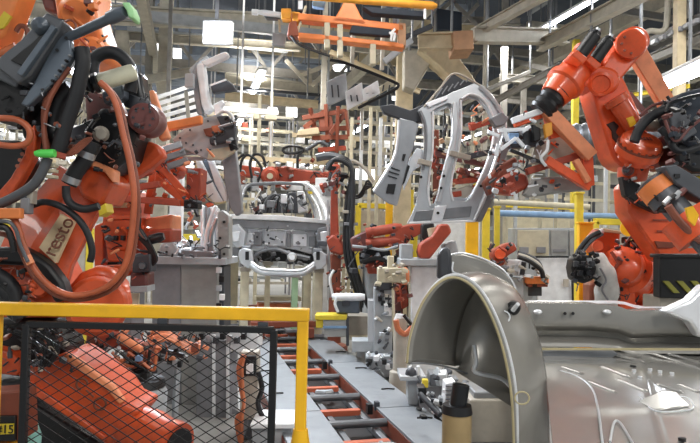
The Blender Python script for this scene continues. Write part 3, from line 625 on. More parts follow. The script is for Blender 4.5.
for s, pts in ((0, [(239, 250), (244, 248), (252, 250), (253, 262), (258, 267), (256, 270), (247, 268), (240, 263), (238, 256)]), (1, [(313, 253), (321, 251), (327, 255), (327, 264), (322, 269), (314, 270), (311, 266), (314, 262)])):
    b = q(pts, 9.1, .12, 'crash_box', 'galv'); x = 247 if s == 0 else 318
    q([(x-1.8, 251.5), (x+1.8, 251.5), (x+1.8, 260), (x-1.8, 260)], 9.08, .05, 'slot', 'black', .004, b)
for (x, y) in ((246, 254), (318, 257)): MB().bar(P(x, y-4, 9.2), P(x+(4 if x < 280 else -4), y-8, 10.3), .13, .12).build('chassis_rail', 'galv_dark', T, .01)
MB().tube([P(251, 265, 9.05), P(260, 271.5, 9.0), P(272, 273, 8.98), P(297, 274, 8.98), P(306, 271.5, 9.0), P(314, 265.5, 9.05)], PX(3.2, 9), 10).build('bumper_beam', 'galv', T)
MB().tube([P(251, 262, 9.03), P(260, 268, 8.97), P(272, 269.6, 8.95), P(297, 270.6, 8.95), P(306, 268, 8.97), P(314, 262.5, 9.03)], PX(1.2, 9), 8).build('bumper_flange', 'galv_bright', T)
for s, pts in ((0, [(228, 226), (238, 224), (246, 232), (244, 247), (236, 248), (230, 242)]), (1, [(318, 228), (330, 226), (332, 238), (329, 250), (320, 250), (316, 240)])):
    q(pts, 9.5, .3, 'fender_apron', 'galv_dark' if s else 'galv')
    x = 236 if s == 0 else 324
    q([(x-4, 232), (x+4, 231), (x+3, 241), (x-3, 242)], 9.45, .06, 'suspension_tower', 'galv_bright')
q([(238, 247), (326, 250), (323, 268), (300, 262), (262, 261), (242, 266)], 10.3, .1, 'engine_bay_shade', 'black')  # black sheet stands in for the shade inside the engine bay
clutter(T, 256, 312, 250, 264, 9.9, 26, ['dark_grey', 'galv_dark', 'grey_mid', 'black'], 2, 6)
clutter(T, 252, 312, 194, 214, 10.7, 34, ['dark_grey', 'galv_dark', 'black', 'galv', 'purple_red', 'white_paint'], 2, 6)
clutter(T, 234, 326, 226, 250, 9.62, 40, ['galv_dark', 'galv', 'grey_mid', 'white_paint', 'dark_grey'], 1.5, 4, 'bracket', .03, 'bc')
MB().lathe(P(292, 257, 9.7), P(292, 257, 9.4), [(0, PX(5, 9.5)), (.7, PX(4.6, 9.5)), (1, PX(3, 9.5))], 18).build('round_boss', 'white_paint', T)
MB().tube([P(255, 256, 9.6), P(262, 251, 9.6), P(276, 249, 9.6), P(292, 254, 9.6), P(310, 258, 9.6)], PX(1.8, 9.6), 8).build('tunnel_edge', 'galv_dark', T)
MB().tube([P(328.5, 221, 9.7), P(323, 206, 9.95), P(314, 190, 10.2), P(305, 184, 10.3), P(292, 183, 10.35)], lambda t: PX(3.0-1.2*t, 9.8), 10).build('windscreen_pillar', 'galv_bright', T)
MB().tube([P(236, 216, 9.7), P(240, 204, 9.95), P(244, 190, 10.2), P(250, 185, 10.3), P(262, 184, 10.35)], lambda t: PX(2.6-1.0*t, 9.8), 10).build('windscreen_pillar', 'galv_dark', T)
MB().tube([P(250, 184.5, 10.3), P(278, 183, 10.35), P(306, 184.5, 10.3)], PX(1.7, 10), 8).build('roof_header', 'galv_dark', T)
MB().tube([P(316, 220, 10.1), P(312, 204, 10.3), P(306, 192, 10.4)], PX(1.6, 10), 8).build('door_pillar', 'galv_dark', T)
MB().tube([P(322, 222, 10.4), P(318, 207, 10.8), P(311, 195, 11)], PX(1.4, 10.5), 8).build('door_pillar', 'galv', T)
q([(297, 191), (304, 191), (308, 211), (298, 213)], 10.8, .1, 'seat_panel', 'galv_bright')
q([(258, 196), (296, 192), (299, 213), (256, 213)], 11.4, .1, 'rear_bulkhead', 'dark_grey')
for k in range(7): H([(262+k*5, 213), (266+k*4, 200+(k % 3)*3), (276+k*2, 194+k), (285, 210)], 10.6, 1, 6).build('wiring', 'black' if k % 2 else 'galv_dark', T)
for (x, y, w_, h_) in ((271, 204, 8, 7), (284, 199, 6, 9), (291, 207, 5, 6), (262, 207, 5, 5)): MB().cbox(x, y, 10.5, w_, h_, .1).build('tooling_block', ('galv_bright', 'galv_dark')[int(x) % 2], T, .01)
for nm, x in (('floor_side', 236), ('floor_side', 326)):
    a = P(x, 246, 9.6); MB().bar(a, a + VY*2.6, .12, .3).build('sill_member', 'galv_dark', T, .01)
a = P(281, 249, 10.4); MB().box(a+VY*.9, (1.35, 2.0, .08)).build('floor_pan', 'galv_dark', T, .01)
# fixture posts that carry the van
SK = []
for (x, y0, w_, d, m, lbl) in ((245, 268, 8, 9.3, 'cream', 'cream support post under the van, nearest its left headlight corner'), (318, 269, 9, 9.3, 'cream', 'cream support post under the van at the right end of the bumper'),
                              (307, 270, 8, 9.9, 'cream', 'second cream support post just inside the right one under the van'), (295, 274, 6, 9.7, 'green_post', 'pale green support post under the van'),
                              (268, 262, 5, 10.2, 'cream', 'thin cream post under the middle of the van'), (233, 250, 11, 10.2, 'cream', 'wide cream post behind the left corner of the van')):
    a = P(x, y0, d); b = V(a.x, a.y, .17)
    T2 = thing('support_post', lbl, 'post', b)
    MB().bar(b, a, PX(w_, d), PX(w_, d)).build('post', m, T2, .008); MB().box(b+UP*.02, (.26, .26, .04)).build('foot_plate', 'grey_mid', T2, .004)
    MB().box(a-UP*.02, (.16, .16, .06)).build('rest_pad', 'taupe', T2, .004)
T = thing('transfer_skid', 'rusty red skid frame on the conveyor below the van', 'skid', P(280, 300, 9.9))
for x in (255, 303): a = P(x, 326, 9.6); MB().bar(V(a.x, 8.9, .25), V(a.x, 11.6, .25), .12, .14).build('runner', 'red_channel', T, .006)
for k, dy in enumerate((9.1, 10.2, 11.3)): a = P(280, 320, 9.6); MB().bar(V(a.x-.5, dy, .36), V(a.x+.5, dy, .36), .12, .08).build('cross_bar', 'red_channel', T, .006)
a = P(278, 290, 11); MB().box(V(a.x, 11.0, .55), (.8, .3, .08)).build('tray', 'cream', T, .01)
MB().box(V(a.x, 11.0, .42), (.7, .28, .1)).build('tray_base', 'copper', T, .01)
# ================================================================== robots behind van
T = thing('welding_robot', 'red robot reaching across behind the van windscreen with black cable loops', 'robot', floor_at(300, 12.2))
MB().pp([(262, 172), (268, 166), (278, 167), (286, 166), (300, 169), (318, 171), (336, 172), (336, 184), (310, 183), (290, 182), (276, 187), (265, 184)], 12, .35).build('upper_arm', 'red_far', T, .03)
MB().lathe(P(270, 176, 12.1), P(270, 176, 11.7), [(0, PX(9, 12)), (.8, PX(9, 12)), (1, PX(6, 12))], 20).build('wrist_joint', 'red_far', T)
MB().cyl(P(270, 176, 11.7), P(270, 176, 11.66), PX(3, 12), n=14).build('wrist_bore', 'cream', T)
MB().pp([(328, 164), (340, 164), (342, 182), (336, 191), (329, 189)], 12.1, .3).build('shoulder', 'red_far', T, .04)
MB().pp([(236, 164), (262, 168), (262, 178), (236, 176)], 12.1, .25).build('tool_arm', 'red_far', T, .02)
a = floor_at(332, 12.3); MB().lathe(a, P(332, 198, 12.3), [(0, .3), (.1, .3), (.14, .12), (.9, .12), (1, .16)], 22).build('column', 'grey_cool', T)
for pts in ([(240, 172), (242, 160), (248, 155), (256, 160), (262, 170), (258, 180)], [(252, 178), (250, 164), (254, 155), (262, 156), (266, 166)], [(238, 176), (236, 162), (244, 154)],
            [(298, 168), (298, 156), (303, 151), (300, 147), (290, 146), (283, 149), (286, 153), (296, 153), (304, 150)]): H(pts, 11.8, 1.4, 8).build('cable_loop', 'black', T)
H([(306, 150), (313, 146), (320, 142), (328, 146)], 11.8, 2, 8).build('cable_loop', 'gun_grey', T)
for x in (248, 292, 316): MB().cbox(x, 188, 12.0, 22, 5, .1).build('tool_plate', 'white_paint', T, .01)
for k in range(6): MB().cbox(243+k*6, 180+(k % 2)*7, 11.9, 4, 8, .1).build('weld_tool', ('red_channel', 'black', 'grey_cool')[k % 3], T, .01)
clutter(T, 238, 336, 160, 192, 11.9, 50, ['red_far', 'black', 'dark_grey', 'grey_cool', 'white_paint', 'red_channel'], 2, 6)
T = thing('jig_frame', 'white frame with a pale panel standing behind the right windscreen pillar', 'frame', floor_at(322, 11.6))
a = P(322, 178, 11.6); b = floor_at(322, 11.6); MB().bar(b, a, PX(13, 11.6), .12, up=FW).build('post', 'white_paint', T, .01)
vbox(314, 331, 186, 206, 11.5, .1, 'panel', 'white_paint', T); vbox(325, 333, 186, 196, 11.4, .06, 'device', 'grey_mid', T)
# red robot right of van with cable bundle
T = thing('welding_robot', 'red upright robot beside the van with a thick black cable bundle down its front', 'robot', floor_at(335, 8.9)); RB_ = T
MB().pp([(331, 178), (337, 178), (339, 238), (330, 240)], 9.0, .12).build('upper_arm', 'red_far', T, .02)
MB().pp([(326, 240), (333, 234), (343, 242), (346, 250), (342, 256), (330, 252)], 8.8, .25).build('elbow', 'red_far', T, .03)
MB().bar(P(327, 244, 8.7), P(318, 243, 8.7), PX(5, 8.7)).build('weld_tip', 'dark_grey', T, .01)
MB().pp([(330, 254), (341, 256), (340, 300), (332, 300)], 9.0, .2).build('lower_arm', 'red_channel', T, .02)
for k in range(3): H([(327, 166+k*2), (334, 160), (346, 159+k*2), (352, 172), (347+k*3, 200), (345+k*3, 236), (347+k*3.5, 262), (356+k*3, 290), (366+k*4, 322), (372+k*3, 336)], 8.7-.05*k, 2.4, 8).build('conduit', 'rubber' if k else 'black', T)
H([(334, 300), (330, 280), (334, 270)], 8.7, 1.4, 7).build('cable', 'white_paint', T)
H([(316, 158), (328, 156), (340, 158), (350, 164)], 8.8, 4, 8).build('dress_pack', 'gun_grey', T)
H([(346, 160), (356, 162), (366, 170), (374, 182)], 8.9, 1.8, 8).build('conduit', 'taupe', T)
for k in range(4): H([(345+k*2, 186+k*4), (356+k*2, 196), (364+k, 190-k*3), (372, 186)], 8.75, 1.3, 6).build('cable', 'black', T)
MB().cbox(349, 212, 8.68, 13, 3, .12).build('cable_clip', 'taupe', T, .004)
MB().cbox(351, 224, 8.66, 14, 3, .12).build('cable_clip', 'galv_dark', T, .004)
b0 = floor_at(335, 9.1); MB().lathe(b0, P(335, 298, 9.1), [(0, .2), (.1, .2), (.15, .1), (1, .09)], 20).build('pedestal', 'red_channel', T)
for k in range(4): MB().pp([(327+k*3, 200), (328.5+k*3, 200), (329+k*3, 300), (327+k*3, 300)], 9.2+.04*k, .05).build('pipe', ('galv', 'white_paint', 'red_channel', 'galv_dark')[k], T)
T = thing('welding_robot', 'red robot forearm lying level with two round tubes, in front of the cream posts', 'robot', floor_at(372, 8.4))
MB().pp([(350, 238), (362, 232), (372, 228), (376, 250), (352, 252)], 8.3, .3).build('shoulder', 'purple_red', T, .03)
for y, y2 in ((232, 227), (243, 240)): MB().lathe(P(366, y+1, 8.15), P(402, y2, 8.15), [(0, PX(5.2, 8.1)), (.8, PX(5.2, 8.1)), (1, PX(3.4, 8.1))], 18).build('balance_cylinder', 'red_far', T)
MB().pp([(388, 240), (394, 228), (410, 224), (428, 223), (424, 232), (410, 240), (404, 248), (390, 247)], 8.1, .2).build('forearm', 'red_far', T, .02)
MB().pp([(362, 248), (390, 250), (392, 262), (384, 268), (362, 264)], 8.3, .25).build('elbow', 'black', T, .02)
MB().pp([(366, 262), (388, 260), (384, 274), (368, 274)], 8.3, .2).build('wrist', 'red_far', T, .02)
H([(352, 246), (370, 248), (384, 250), (398, 246)], 8.0, 1.4, 7).build('hose', 'grey_cool', T)
H([(360, 262), (376, 258), (392, 262), (396, 256)], 8.0, 2.2, 7).build('hose', 'black', T)
b0 = floor_at(372, 8.7); MB().lathe(b0, P(372, 250, 8.7), [(0, .2), (.1, .2), (.14, .13), (.9, .13), (1, .17)], 20).build('pedestal', 'grey_cool', T)

clutter(RB_, 322, 350, 168, 196, 8.75, 30, ['red_far', 'black', 'dark_grey', 'purple_red', 'grey_cool'], 2, 7)
clutter(RB_, 326, 350, 236, 300, 8.85, 30, ['red_far', 'black', 'dark_grey', 'red_channel', 'galv'], 2, 5)
clutter(T, 350, 412, 244, 274, 8.1, 55, ['red_far', 'black', 'dark_grey', 'purple_red', 'grey_cool', 'red_channel'], 2, 7)
clutter(T, 356, 416, 224, 246, 8.0, 16, ['red_channel', 'black', 'dark_grey'], 2, 4)
# ================================================================== conveyor
XC = 1.39; ZP = .15
T = thing('conveyor', 'long grey plated conveyor with steel rollers running to the van body', 'conveyor', (XC, 7.5, 0))
for s, nm in ((-1, 'cover_plate'), (1, 'cover_plate')):
    for k in range(5):
        y0 = 3.3+k*2.0; MB().box((XC+s*.46, y0+.99, ZP-.012), (.41, 1.985, .024)).build(nm, 'plate', T, .003)
    MB().box((XC+s*.263, 8.3, ZP-.1), (.02, 10, .15)).build('side_channel', 'red_channel', T, .003)
    MB().box((XC+s*.66, 8.3, ZP-.09), (.02, 10, .13)).build('side_channel', 'red_channel', T, .003)
    MB().box((XC+s*.15, 8.3, ZP-.11), (.05, 10, .05)).build('rail', 'galv_dark', T, .004)
    for k in range(9): MB().tube([V(XC+s*.62, 3.9+k, ZP+.006), V(XC+s*.56, 3.9+k, ZP+.012), V(XC+s*.49, 3.92+k, ZP+.006)], .007, 6, 3).build('lift_handle', 'black', T)
MB().box((XC, 8.3, .005), (.5, 10, .01)).build('pit_tray', 'black', T)
for k in range(10):
    y = 4.15+k*.86
    MB().cyl(V(XC-.25, y, ZP-.045), V(XC+.25, y, ZP-.045), .035, n=16).build('roller', 'roller', T)
    MB().box((XC-.05, y+.43, ZP-.07), (.38, .07, .05)).build('cross_bar', 'roller_orange', T, .004)
for k in range(3):
    MB().box((XC+.2, 5.35+k*1.9, ZP-.02), (.05, .07, .09)).build('stop_block', 'black', T, .004); MB().box((XC+.27, 5.35+k*1.9, ZP-.0), (.04, .06, .08)).build('stop_block', 'dark_grey', T, .004)
MB().lathe(V(XC-.12, 4.42, ZP-.06), V(XC+.14, 4.42, ZP-.06), [(0, .05), (.5, .05), (.52, .062), (.58, .062), (.6, .05), (.85, .05), (.87, .04), (1, .04)], 18).build('drive_motor', 'grey_cool', T)
MB().cyl(V(XC+.12, 4.3, ZP-.06), V(XC+.12, 4.44, ZP-.05), .03, n=12).build('junction_box', 'white_paint', T)
MB().tube([V(XC+.02, 6.1, ZP-.05), V(XC-.06, 6.0, ZP-.03), V(XC-.12, 6.1, ZP-.05)], .03, 8).build('air_fitting', 'grey_cool', T)

# yellow step + roll
T = thing('step_stand', 'small yellow topped stand with a grey roll beside the far end of the conveyor', 'stand', floor_at(330, 8.2))
vbox(315, 347, 315, 320, 8.0, .3, 'top', 'yellow_pale', T); vbox(324, 347, 320, 337, 8.02, .28, 'body', 'grey_paint', T); vbox(323, 347, 326, 328.5, 8.0, .03, 'band', 'blue', T, .003)
vbox(346, 349, 318, 346, 8.0, .05, 'leg', 'dark_grey', T); vbox(316, 323, 320, 328, 8.05, .1, 'side_tray', 'yellow_pale', T)
o = MB().lathe(P(335, 312, 8.05), P(362, 312, 8.05), [(0, PX(4, 8)), (0, PX(6, 8)), (.2, PX(7, 8)), (.8, PX(7, 8)), (1, PX(5, 8))], 16); 
T = thing('motor_unit', 'pale rounded motor unit sitting on the yellow topped stand', 'motor', P(345, 314, 8.1))
vbox(336, 360, 296, 313.5, 8.05, .2, 'body', 'gun_slate', T, .02)
MB().lathe(P(332, 297, 8.0), P(365, 297, 8.0), [(0, PX(3, 8)), (.15, PX(4, 8)), (.85, PX(4, 8)), (1, PX(3, 8))], 14).build('cover', 'white_paint', T)
H([(337, 297, 7.95), (335, 304, 7.95), (338, 312, 7.95)], 7.95, 1.5, 7).build('pipe', 'white_paint', T)
vbox(342, 350, 300, 306, 7.98, .05, 'panel', 'dark_grey', T)
T = thing('floor_box', 'low beige machine base on the floor right of the yellow topped stand', 'machine base', floor_at(362, 8.2))
vbox(348, 372, 316, 337, 8.25, .5, 'body', 'taupe', T); vbox(347, 374, 336, 340, 8.2, .6, 'plinth', 'cream', T); vbox(352, 374, 341, 352, 7.5, .3, 'step', 'grey_cool', T)
# slim grey tooling column
T = thing('tooling_column', 'slim pale grey tooling column with cream head right of the black cable bundle', 'tooling column', floor_at(386, 7.4))
vbox(374, 392, 288, 372, 7.4, .2, 'column', 'grey_cool', T)
vbox(378, 406, 268, 283, 7.35, .3, 'head', 'cream', T, .012); vbox(388, 394, 256, 270, 7.4, .15, 'head_post', 'cream', T)
vbox(376, 392, 282, 290, 7.36, .22, 'neck', 'dark_grey', T)
for x, y in ((382, 292), (387, 297), (383, 303), (380, 299)): MB().cbox(x, y, 7.36, 4, 5, .04).build('button_box', 'black', T, .003)
vbox(384, 392, 296, 316, 7.37, .05, 'panel', 'white_paint', T); MB().tube([P(393, 290, 7.3), P(394, 330, 7.3), P(395, 360, 7.3)], PX(1.5, 7.3), 8).build('pipe', 'cream', T)
vbox(368, 378, 300, 345, 7.5, .2, 'side_rail', 'galv', T)
MB().pp([(366, 356), (400, 356), (412, 372), (384, 378), (366, 366)], 7.2, .2).build('base', 'grey_cool', T, .01)
for k in range(8): MB().cbox(376+k*4, 358+k*1.8+(k % 2)*3, 7.0, 5, 5, .08).build('clamp', ('galv_bright', 'galv_dark', 'black')[k % 3], T, .005)
clutter(T, 375, 394, 284, 368, 7.32, 34, ['grey_cool', 'galv_dark', 'black', 'white_paint', 'dark_grey', 'taupe'], 2, 6, dd=.05, kinds='bc')
clutter(T, 368, 410, 354, 374, 7.1, 26, ['grey_cool', 'galv_dark', 'black', 'white_paint', 'dark_grey', 'galv_bright'], 2, 6, dd=.08, kinds='bbc')
clutter(T, 378, 406, 264, 284, 7.3, 12, ['cream', 'taupe', 'dark_grey'], 2, 6, dd=.04, kinds='b')
T = thing('valve_column', 'short grey round column with a bent orange hose beside the wheel arch', 'column', floor_at(402, 6.6))
a = floor_at(401, 6.6); MB().lathe(a, P(401, 318, 6.6), [(0, PX(11, 6.6)), (.3, PX(10, 6.6)), (.32, PX(7, 6.6)), (.8, PX(7, 6.6)), (1, PX(6, 6.6))], 18).build('column', 'taupe', T)
MB().lathe(P(399, 322, 6.6), P(400, 314, 6.6), [(0, PX(6, 6.6)), (1, PX(4, 6.6))], 14).build('cap', 'galv_bright', T)
H([(396, 320), (398, 329), (405, 334), (412, 328), (418, 320)], 6.45, 3, 8).build('hose', 'copper', T)
MB().bar(P(404, 315, 6.5), P(412, 325, 6.45), PX(3, 6.5)).build('handle', 'black', T)
# white pedestal with red robot
T = thing('robot_pedestal', 'broad white pedestal with a flat grey top left of the wheel arch', 'pedestal', floor_at(418, 7.6))
vbox(411, 442, 266, 380, 7.6, .5, 'column', 'white_paint', T, .02); vbox(409, 412, 276, 370, 7.65, .3, 'edge', 'cream', T); vbox(400, 446, 259, 266, 7.5, .7, 'top_plate', 'grey_cool', T, .01); vbox(401, 413, 244, 260, 7.6, .3, 'junction_box', 'grey_cool', T, .01)
T = thing('welding_robot', 'small red robot leaning on top of the broad white pedestal', 'robot', P(425, 258, 7.7))
MB().pp([(418, 252), (420, 244), (432, 236), (440, 224), (449, 224), (452, 232), (440, 246), (430, 259), (420, 259)], 7.55, .25).build('arm', 'red_far', T, .025)
MB().pp([(422, 224), (434, 222), (436, 236), (428, 244), (422, 238)], 7.75, .2).build('wrist', 'black', T, .02)
MB().cyl(P(431, 228, 7.7), P(433, 238, 7.7), PX(4, 7.7), n=14).build('motor', 'cream', T)
MB().pp([(444, 244), (456, 240), (460, 258), (446, 260)], 7.7, .3).build('base', 'grey_cool', T, .015)
T = thing('welding_robot', 'pinkish red robot head peeping between the slim column and white pedestal', 'robot', floor_at(405, 8))
MB().lathe(P(404, 268, 7.45), P(404, 284, 7.5), [(0, PX(3, 7.5)), (.2, PX(5.5, 7.5)), (.8, PX(5.5, 7.5)), (1, PX(3, 7.5))], 16).build('head', 'salmon', T)
MB().pp([(399, 284), (407, 282), (409, 306), (402, 310)], 7.7, .2).build('arm', 'red_far', T, .02)
MB().pp([(394, 284), (402, 284), (404, 330), (396, 330)], 7.8, .2).build('body', 'purple_red', T, .02)
MB().bar(floor_at(400, 8), P(400, 330, 8), .15).build('base', 'dark_grey', T, .02)
clutter(T, 392, 410, 268, 330, 7.5, 20, ['red_far', 'purple_red', 'black', 'salmon'], 2, 6)
# clutter right of the right conveyor plate
T = thing('lift_cylinder_unit', 'black and pale ribbed cylinder block at the right edge of the conveyor plates', 'cylinder unit', floor_at(450, 4.6))
for k in range(3): MB().lathe(P(420+k*6, 394+k*5, 4.5), P(440+k*5, 415+k*4, 4.3), [(0, PX(3, 4.4)), (1, PX(3, 4.4))], 10).build('tie_rod', ('dark_grey', 'galv', 'galv_dark')[k], T)
MB().pp([(446, 384), (456, 382), (454, 412), (444, 410)], 4.35, .16).build('ribbed_face', 'white_paint', T, .005)
for k in range(6): MB().cbox(450, 386+k*4.4, 4.33, 9, 1.4, .02).build('rib', 'grey_mid', T, .001)
MB().pp([(434, 404), (446, 410), (446, 424), (434, 418)], 4.45, .15).build('end_block', 'black', T, .006)
MB().pp([(418, 388), (426, 388), (428, 402), (420, 404)], 4.7, .15).build('end_block', 'black_gloss', T, .006)
b0 = floor_at(440, 4.55); MB().box(b0+UP*.06, (.5, .2, .12)).build('base', 'dark_grey', T, .005)
clutter(T, 422, 456, 390, 422, 4.42, 16, ['black', 'dark_grey', 'grey_cool', 'galv_dark', 'white_paint'], 3, 7, dd=.04, kinds='b')
T = thing('bracket_stand', 'pale bracket stand with a dark dome by the right conveyor plates', 'bracket', floor_at(412, 5.6))
vbox(408, 418, 380, 405, 5.6, .2, 'post', 'grey_cool', T); vbox(400, 426, 376, 381, 5.5, .35, 'plate', 'galv', T)
MB().ball(P(411, 374, 5.55), (PX(6, 5.5), PX(6, 5.5), PX(7, 5.5))).build('dome', 'dark_grey', T)
MB().bar(P(418, 366, 5.5), P(419, 378, 5.5), PX(3, 5.5)).build('pin', 'white_paint', T)
T = thing('floor_equipment', 'yellow valve on a grey box under the wheel arch', 'valve', floor_at(428, 5.4))
MB().cbox(425, 383, 5.3, 6, 8, .06).build('valve_body', 'yellow_pale', T, .008); vbox(420, 452, 386, 416, 5.5, .3, 'grey_box', 'grey_mid', T); vbox(430, 448, 374, 386, 5.5, .2, 'bracket', 'galv_dark', T)
clutter(T, 418, 500, 370, 412, 5.4, 36, ['grey_cool', 'galv_dark', 'dark_grey', 'taupe', 'dark_grey', 'white_paint', 'black'], 3, 10, kinds='bbc')
# brown post
T = thing('support_post', 'brown round post with a black collar under the wheel arch', 'post', floor_at(459, 3.05))
c = floor_at(459, 3.05); z1 = P(459, 410, 3.05).z; z2 = P(459, 384, 3.05).z
MB().cyl(c, V(c.x, c.y, z1), PX(14.5, 3.05), n=28).build('post', 'brown_post', T)
MB().lathe(V(c.x, c.y, z1-.01), V(c.x, c.y, z1+.03), [(0, PX(15.5, 3.05)), (1, PX(14, 3.05))], 28).build('collar', 'black', T)
MB().cyl(V(c.x, c.y, z1), V(c.x+.02, c.y, z2), PX(8.5, 3.05), n=22).build('plunger', 'black_gloss', T)
T = thing('press_unit', 'pale low machine behind the brown post under the wheel arch', 'machine', floor_at(490, 4.2))
vbox(470, 520, 400, 443, 4.2, .5, 'body', 'taupe', T, .01); vbox(474, 508, 392, 400, 4.25, .3, 'top', 'galv_dark', T, .01); vbox(486, 505, 372, 393, 4.4, .2, 'panel', 'white_paint', T, .01)
b0 = floor_at(495, 4.5); MB().box(b0+UP*.2, (.5, .4, .4)).build('base', 'grey_mid', T)
# ================================================================== body side ring held by the gripper
T = thing('car_body_side', 'bright metal car body side with door openings held up in the middle', 'car panel', P(440, 224, 6.0))
DB = 6.0
outer = [(407, 224), (412, 214), (416, 204), (419, 186), (421, 170), (424, 150), (424, 126), (421, 117), (418, 110), (425, 105), (440, 99), (452, 92), (463, 88), (474, 83), (484, 86), (493, 95), (501, 107), (507, 121), (507, 132), (504, 142), (498, 164), (491, 186), (485, 204), (476, 221)]
mid1 = [(431, 209), (428, 206), (427, 190), (430, 168), (433, 148), (433, 126), (431, 113), (437, 108), (448, 103), (451, 104), (453, 122), (452, 138), (448, 154), (442, 176), (438, 196), (434, 208)]
mid2 = [(452, 200), (450, 196), (450, 186), (453, 168), (458, 148), (460, 128), (459, 108), (460, 99), (469, 95), (478, 97), (487, 107), (493, 120), (495, 132), (492, 148), (486, 166), (478, 184), (471, 197), (466, 201)]
def ring(hole_list, outer_, d, th, name, m, bv):
    me = bpy.data.meshes.new(name); bm = bmesh.new()
    def loop(px): 
        vs = [bm.verts.new(P(x, y, d)) for x, y in px]; return [bm.edges.new((vs[i], vs[(i+1) % len(vs)])) for i in range(len(vs))]
    ed = loop(outer_)
    for h in hole_list: ed += loop(h)
    r = bmesh.ops.triangle_fill(bm, edges=ed, use_beauty=True, use_dissolve=False)
    fs = [f for f in bm.faces]
    ex = bmesh.ops.extrude_face_region(bm, geom=fs)
    bmesh.ops.translate(bm, verts=[v for v in ex['geom'] if isinstance(v, bmesh.types.BMVert)], vec=FW*th)
    mb = MB(); bm.verts.index_update(); mb.v = [v.co.copy() for v in bm.verts]; mb.f = [tuple(v.index for v in f.verts) for f in bm.faces]; bm.free()
    return mb.build(name, m, T, bv, ang=30)
ring([mid1, mid2], outer, DB, .05, 'side_frame', 'galv', .006)
def shrink(pts, k):
    cx = sum(p[0] for p in pts)/len(pts); cy = sum(p[1] for p in pts)/len(pts)
    return [(cx+(x-cx)*k, cy+(y-cy)*k) for x, y in pts]
ring([shrink(mid1, .91), shrink(mid2, .94)], shrink(outer, .975), DB+.07, .03, 'inner_flange', 'galv', .004)
# raised details
MB().tube([P(423, 170, 5.97), P(425.5, 150, 5.97), P(425.5, 126, 5.97), P(420, 111, 5.97)], PX(1.6, 6), 8).build('pillar_edge', 'galv_dark', T)
MB().tube([P(480, 86, 5.97), P(492, 98, 5.97), P(501, 112, 5.97), P(505, 128, 5.97), P(500, 148, 5.97), P(492, 172, 5.97), P(484, 198, 5.97), P(474, 220, 5.97)], PX(2, 6), 8).build('arch_bead', 'galv', T)
MB().pp([(486, 196), (503, 146), (508, 126), (513, 128), (510, 146), (494, 196), (482, 222), (476, 221)], 6.0, .14).build('rear_flange', 'grey_mid', T, .012)
MB().pp([(416, 211), (472, 206), (470, 217), (413, 221)], 5.985, .04).build('sill_recess', 'galv_dark', T, .006)
MB().pp([(435, 206), (447, 205), (442, 222), (431, 222.5)], 5.96, .05).build('sill_bridge', 'galv_bright', T, .006)
MB().pp([(453, 102), (457, 101), (459, 124), (455, 150), (446, 180), (441, 202), (437, 202), (444, 172), (452, 140)], 5.96, .05).build('centre_pillar', 'galv', T, .01)
for x, y in ((438, 213), (444, 176), (441, 188), (421, 177), (481, 186)): MB().cyl(P(x, y, 5.97), P(x, y, 5.94), PX(1.5, 6), n=10).build('hole', 'black', T)
MB().pp([(432, 110), (436, 96), (441, 88), (453, 73), (462, 79), (475, 83), (463, 88), (452, 92), (440, 99)], 6.03, .05).build('roof_inner_panel', 'dark_grey', T, .006)
MB().tube([P(424, 107, 6.0), P(440, 88, 6.0), P(454, 73.5, 6.0), (P(476, 83, 6.0)), P(490, 93, 6)], PX(1.1, 6), 6).build('panel_edge', 'taupe', T)
MB().pp([(426, 103), (447, 95), (448, 99), (429, 107)], 5.95, .04).build('roof_rail_highlight', 'galv_bright', T, .004)
rb = MB()
for k in range(6): rb.bar(P(436+k*6, 97-k*3, 6.0), P(442+k*5.5, 88-k*2, 6.0), PX(1.2, 6))
rb.build('panel_rib', 'galv_dark', T)
MB().pp([(380, 106), (392, 104), (410, 110), (424, 104), (424, 122), (412, 122), (404, 132), (398, 118), (384, 113)], 6.06, .08).build('roof_front_panel', 'dark_grey', T, .008)
for pts in ([(433, 111), (433, 130), (432.5, 152), (430, 170), (428.5, 192), (430, 206)], [(461, 100), (461.5, 130), (458, 152), (453, 172), (451, 190), (453, 201)], [(494, 125), (493.5, 142), (486, 166), (478, 184), (470, 199)], [(462, 99), (470, 94), (480, 97), (489, 107), (494, 120)], [(409, 223), (440, 222), (475, 221)]):
    MB().tube([P(x, y, 5.98) for x, y in pts], PX(1.1, 6), 7).build('edge_highlight', 'white_paint', T)  # white tubes stand in for highlights along the bare metal edges
qp = MB().pp([(400, 118), (413, 121), (419, 124), (414, 146), (409, 160), (404, 180), (397, 206), (388, 203), (373, 192), (384, 176), (392, 164), (397, 146)], 6.05, .06).build('quarter_panel', 'panel_grey', T, .008)
MB().tube([P(399, 120, 6.02), P(397, 146, 6.02), P(391, 164, 6.02), P(374, 191, 6.02)], PX(1.4, 6), 7).build('panel_edge', 'galv_bright', qp)
for pts in ([(388, 184), (396, 184), (394, 194), (386, 193)], [(403, 154), (406, 154), (404, 161), (402, 160)], [(389, 171), (399, 174), (399, 175), (389, 172)], [(391, 167), (400, 170), (400, 171), (391, 168)], [(388, 175), (397, 178), (397, 179), (388, 176)]):
    MB().pp(pts, 6.03, .03).build('panel_slot', 'black', qp)
MB().pp([(403, 181), (410, 158), (417, 148), (424, 150), (421, 166), (412, 172), (404, 190)], 6.08, .05).build('pillar_gusset', 'galv_bright', T, .006)
MB().pp([(408, 165), (410, 166), (405, 182), (402, 186)], 6.04, .03).build('gusset_slot', 'black', T)
for (x, y) in ((424, 161), (456, 153), (463, 155)): MB().bar(P(x-6, y, 5.94), P(x+7, y+3, 5.96), PX(5, 6)).build('clamp_block', 'taupe', T, .006)
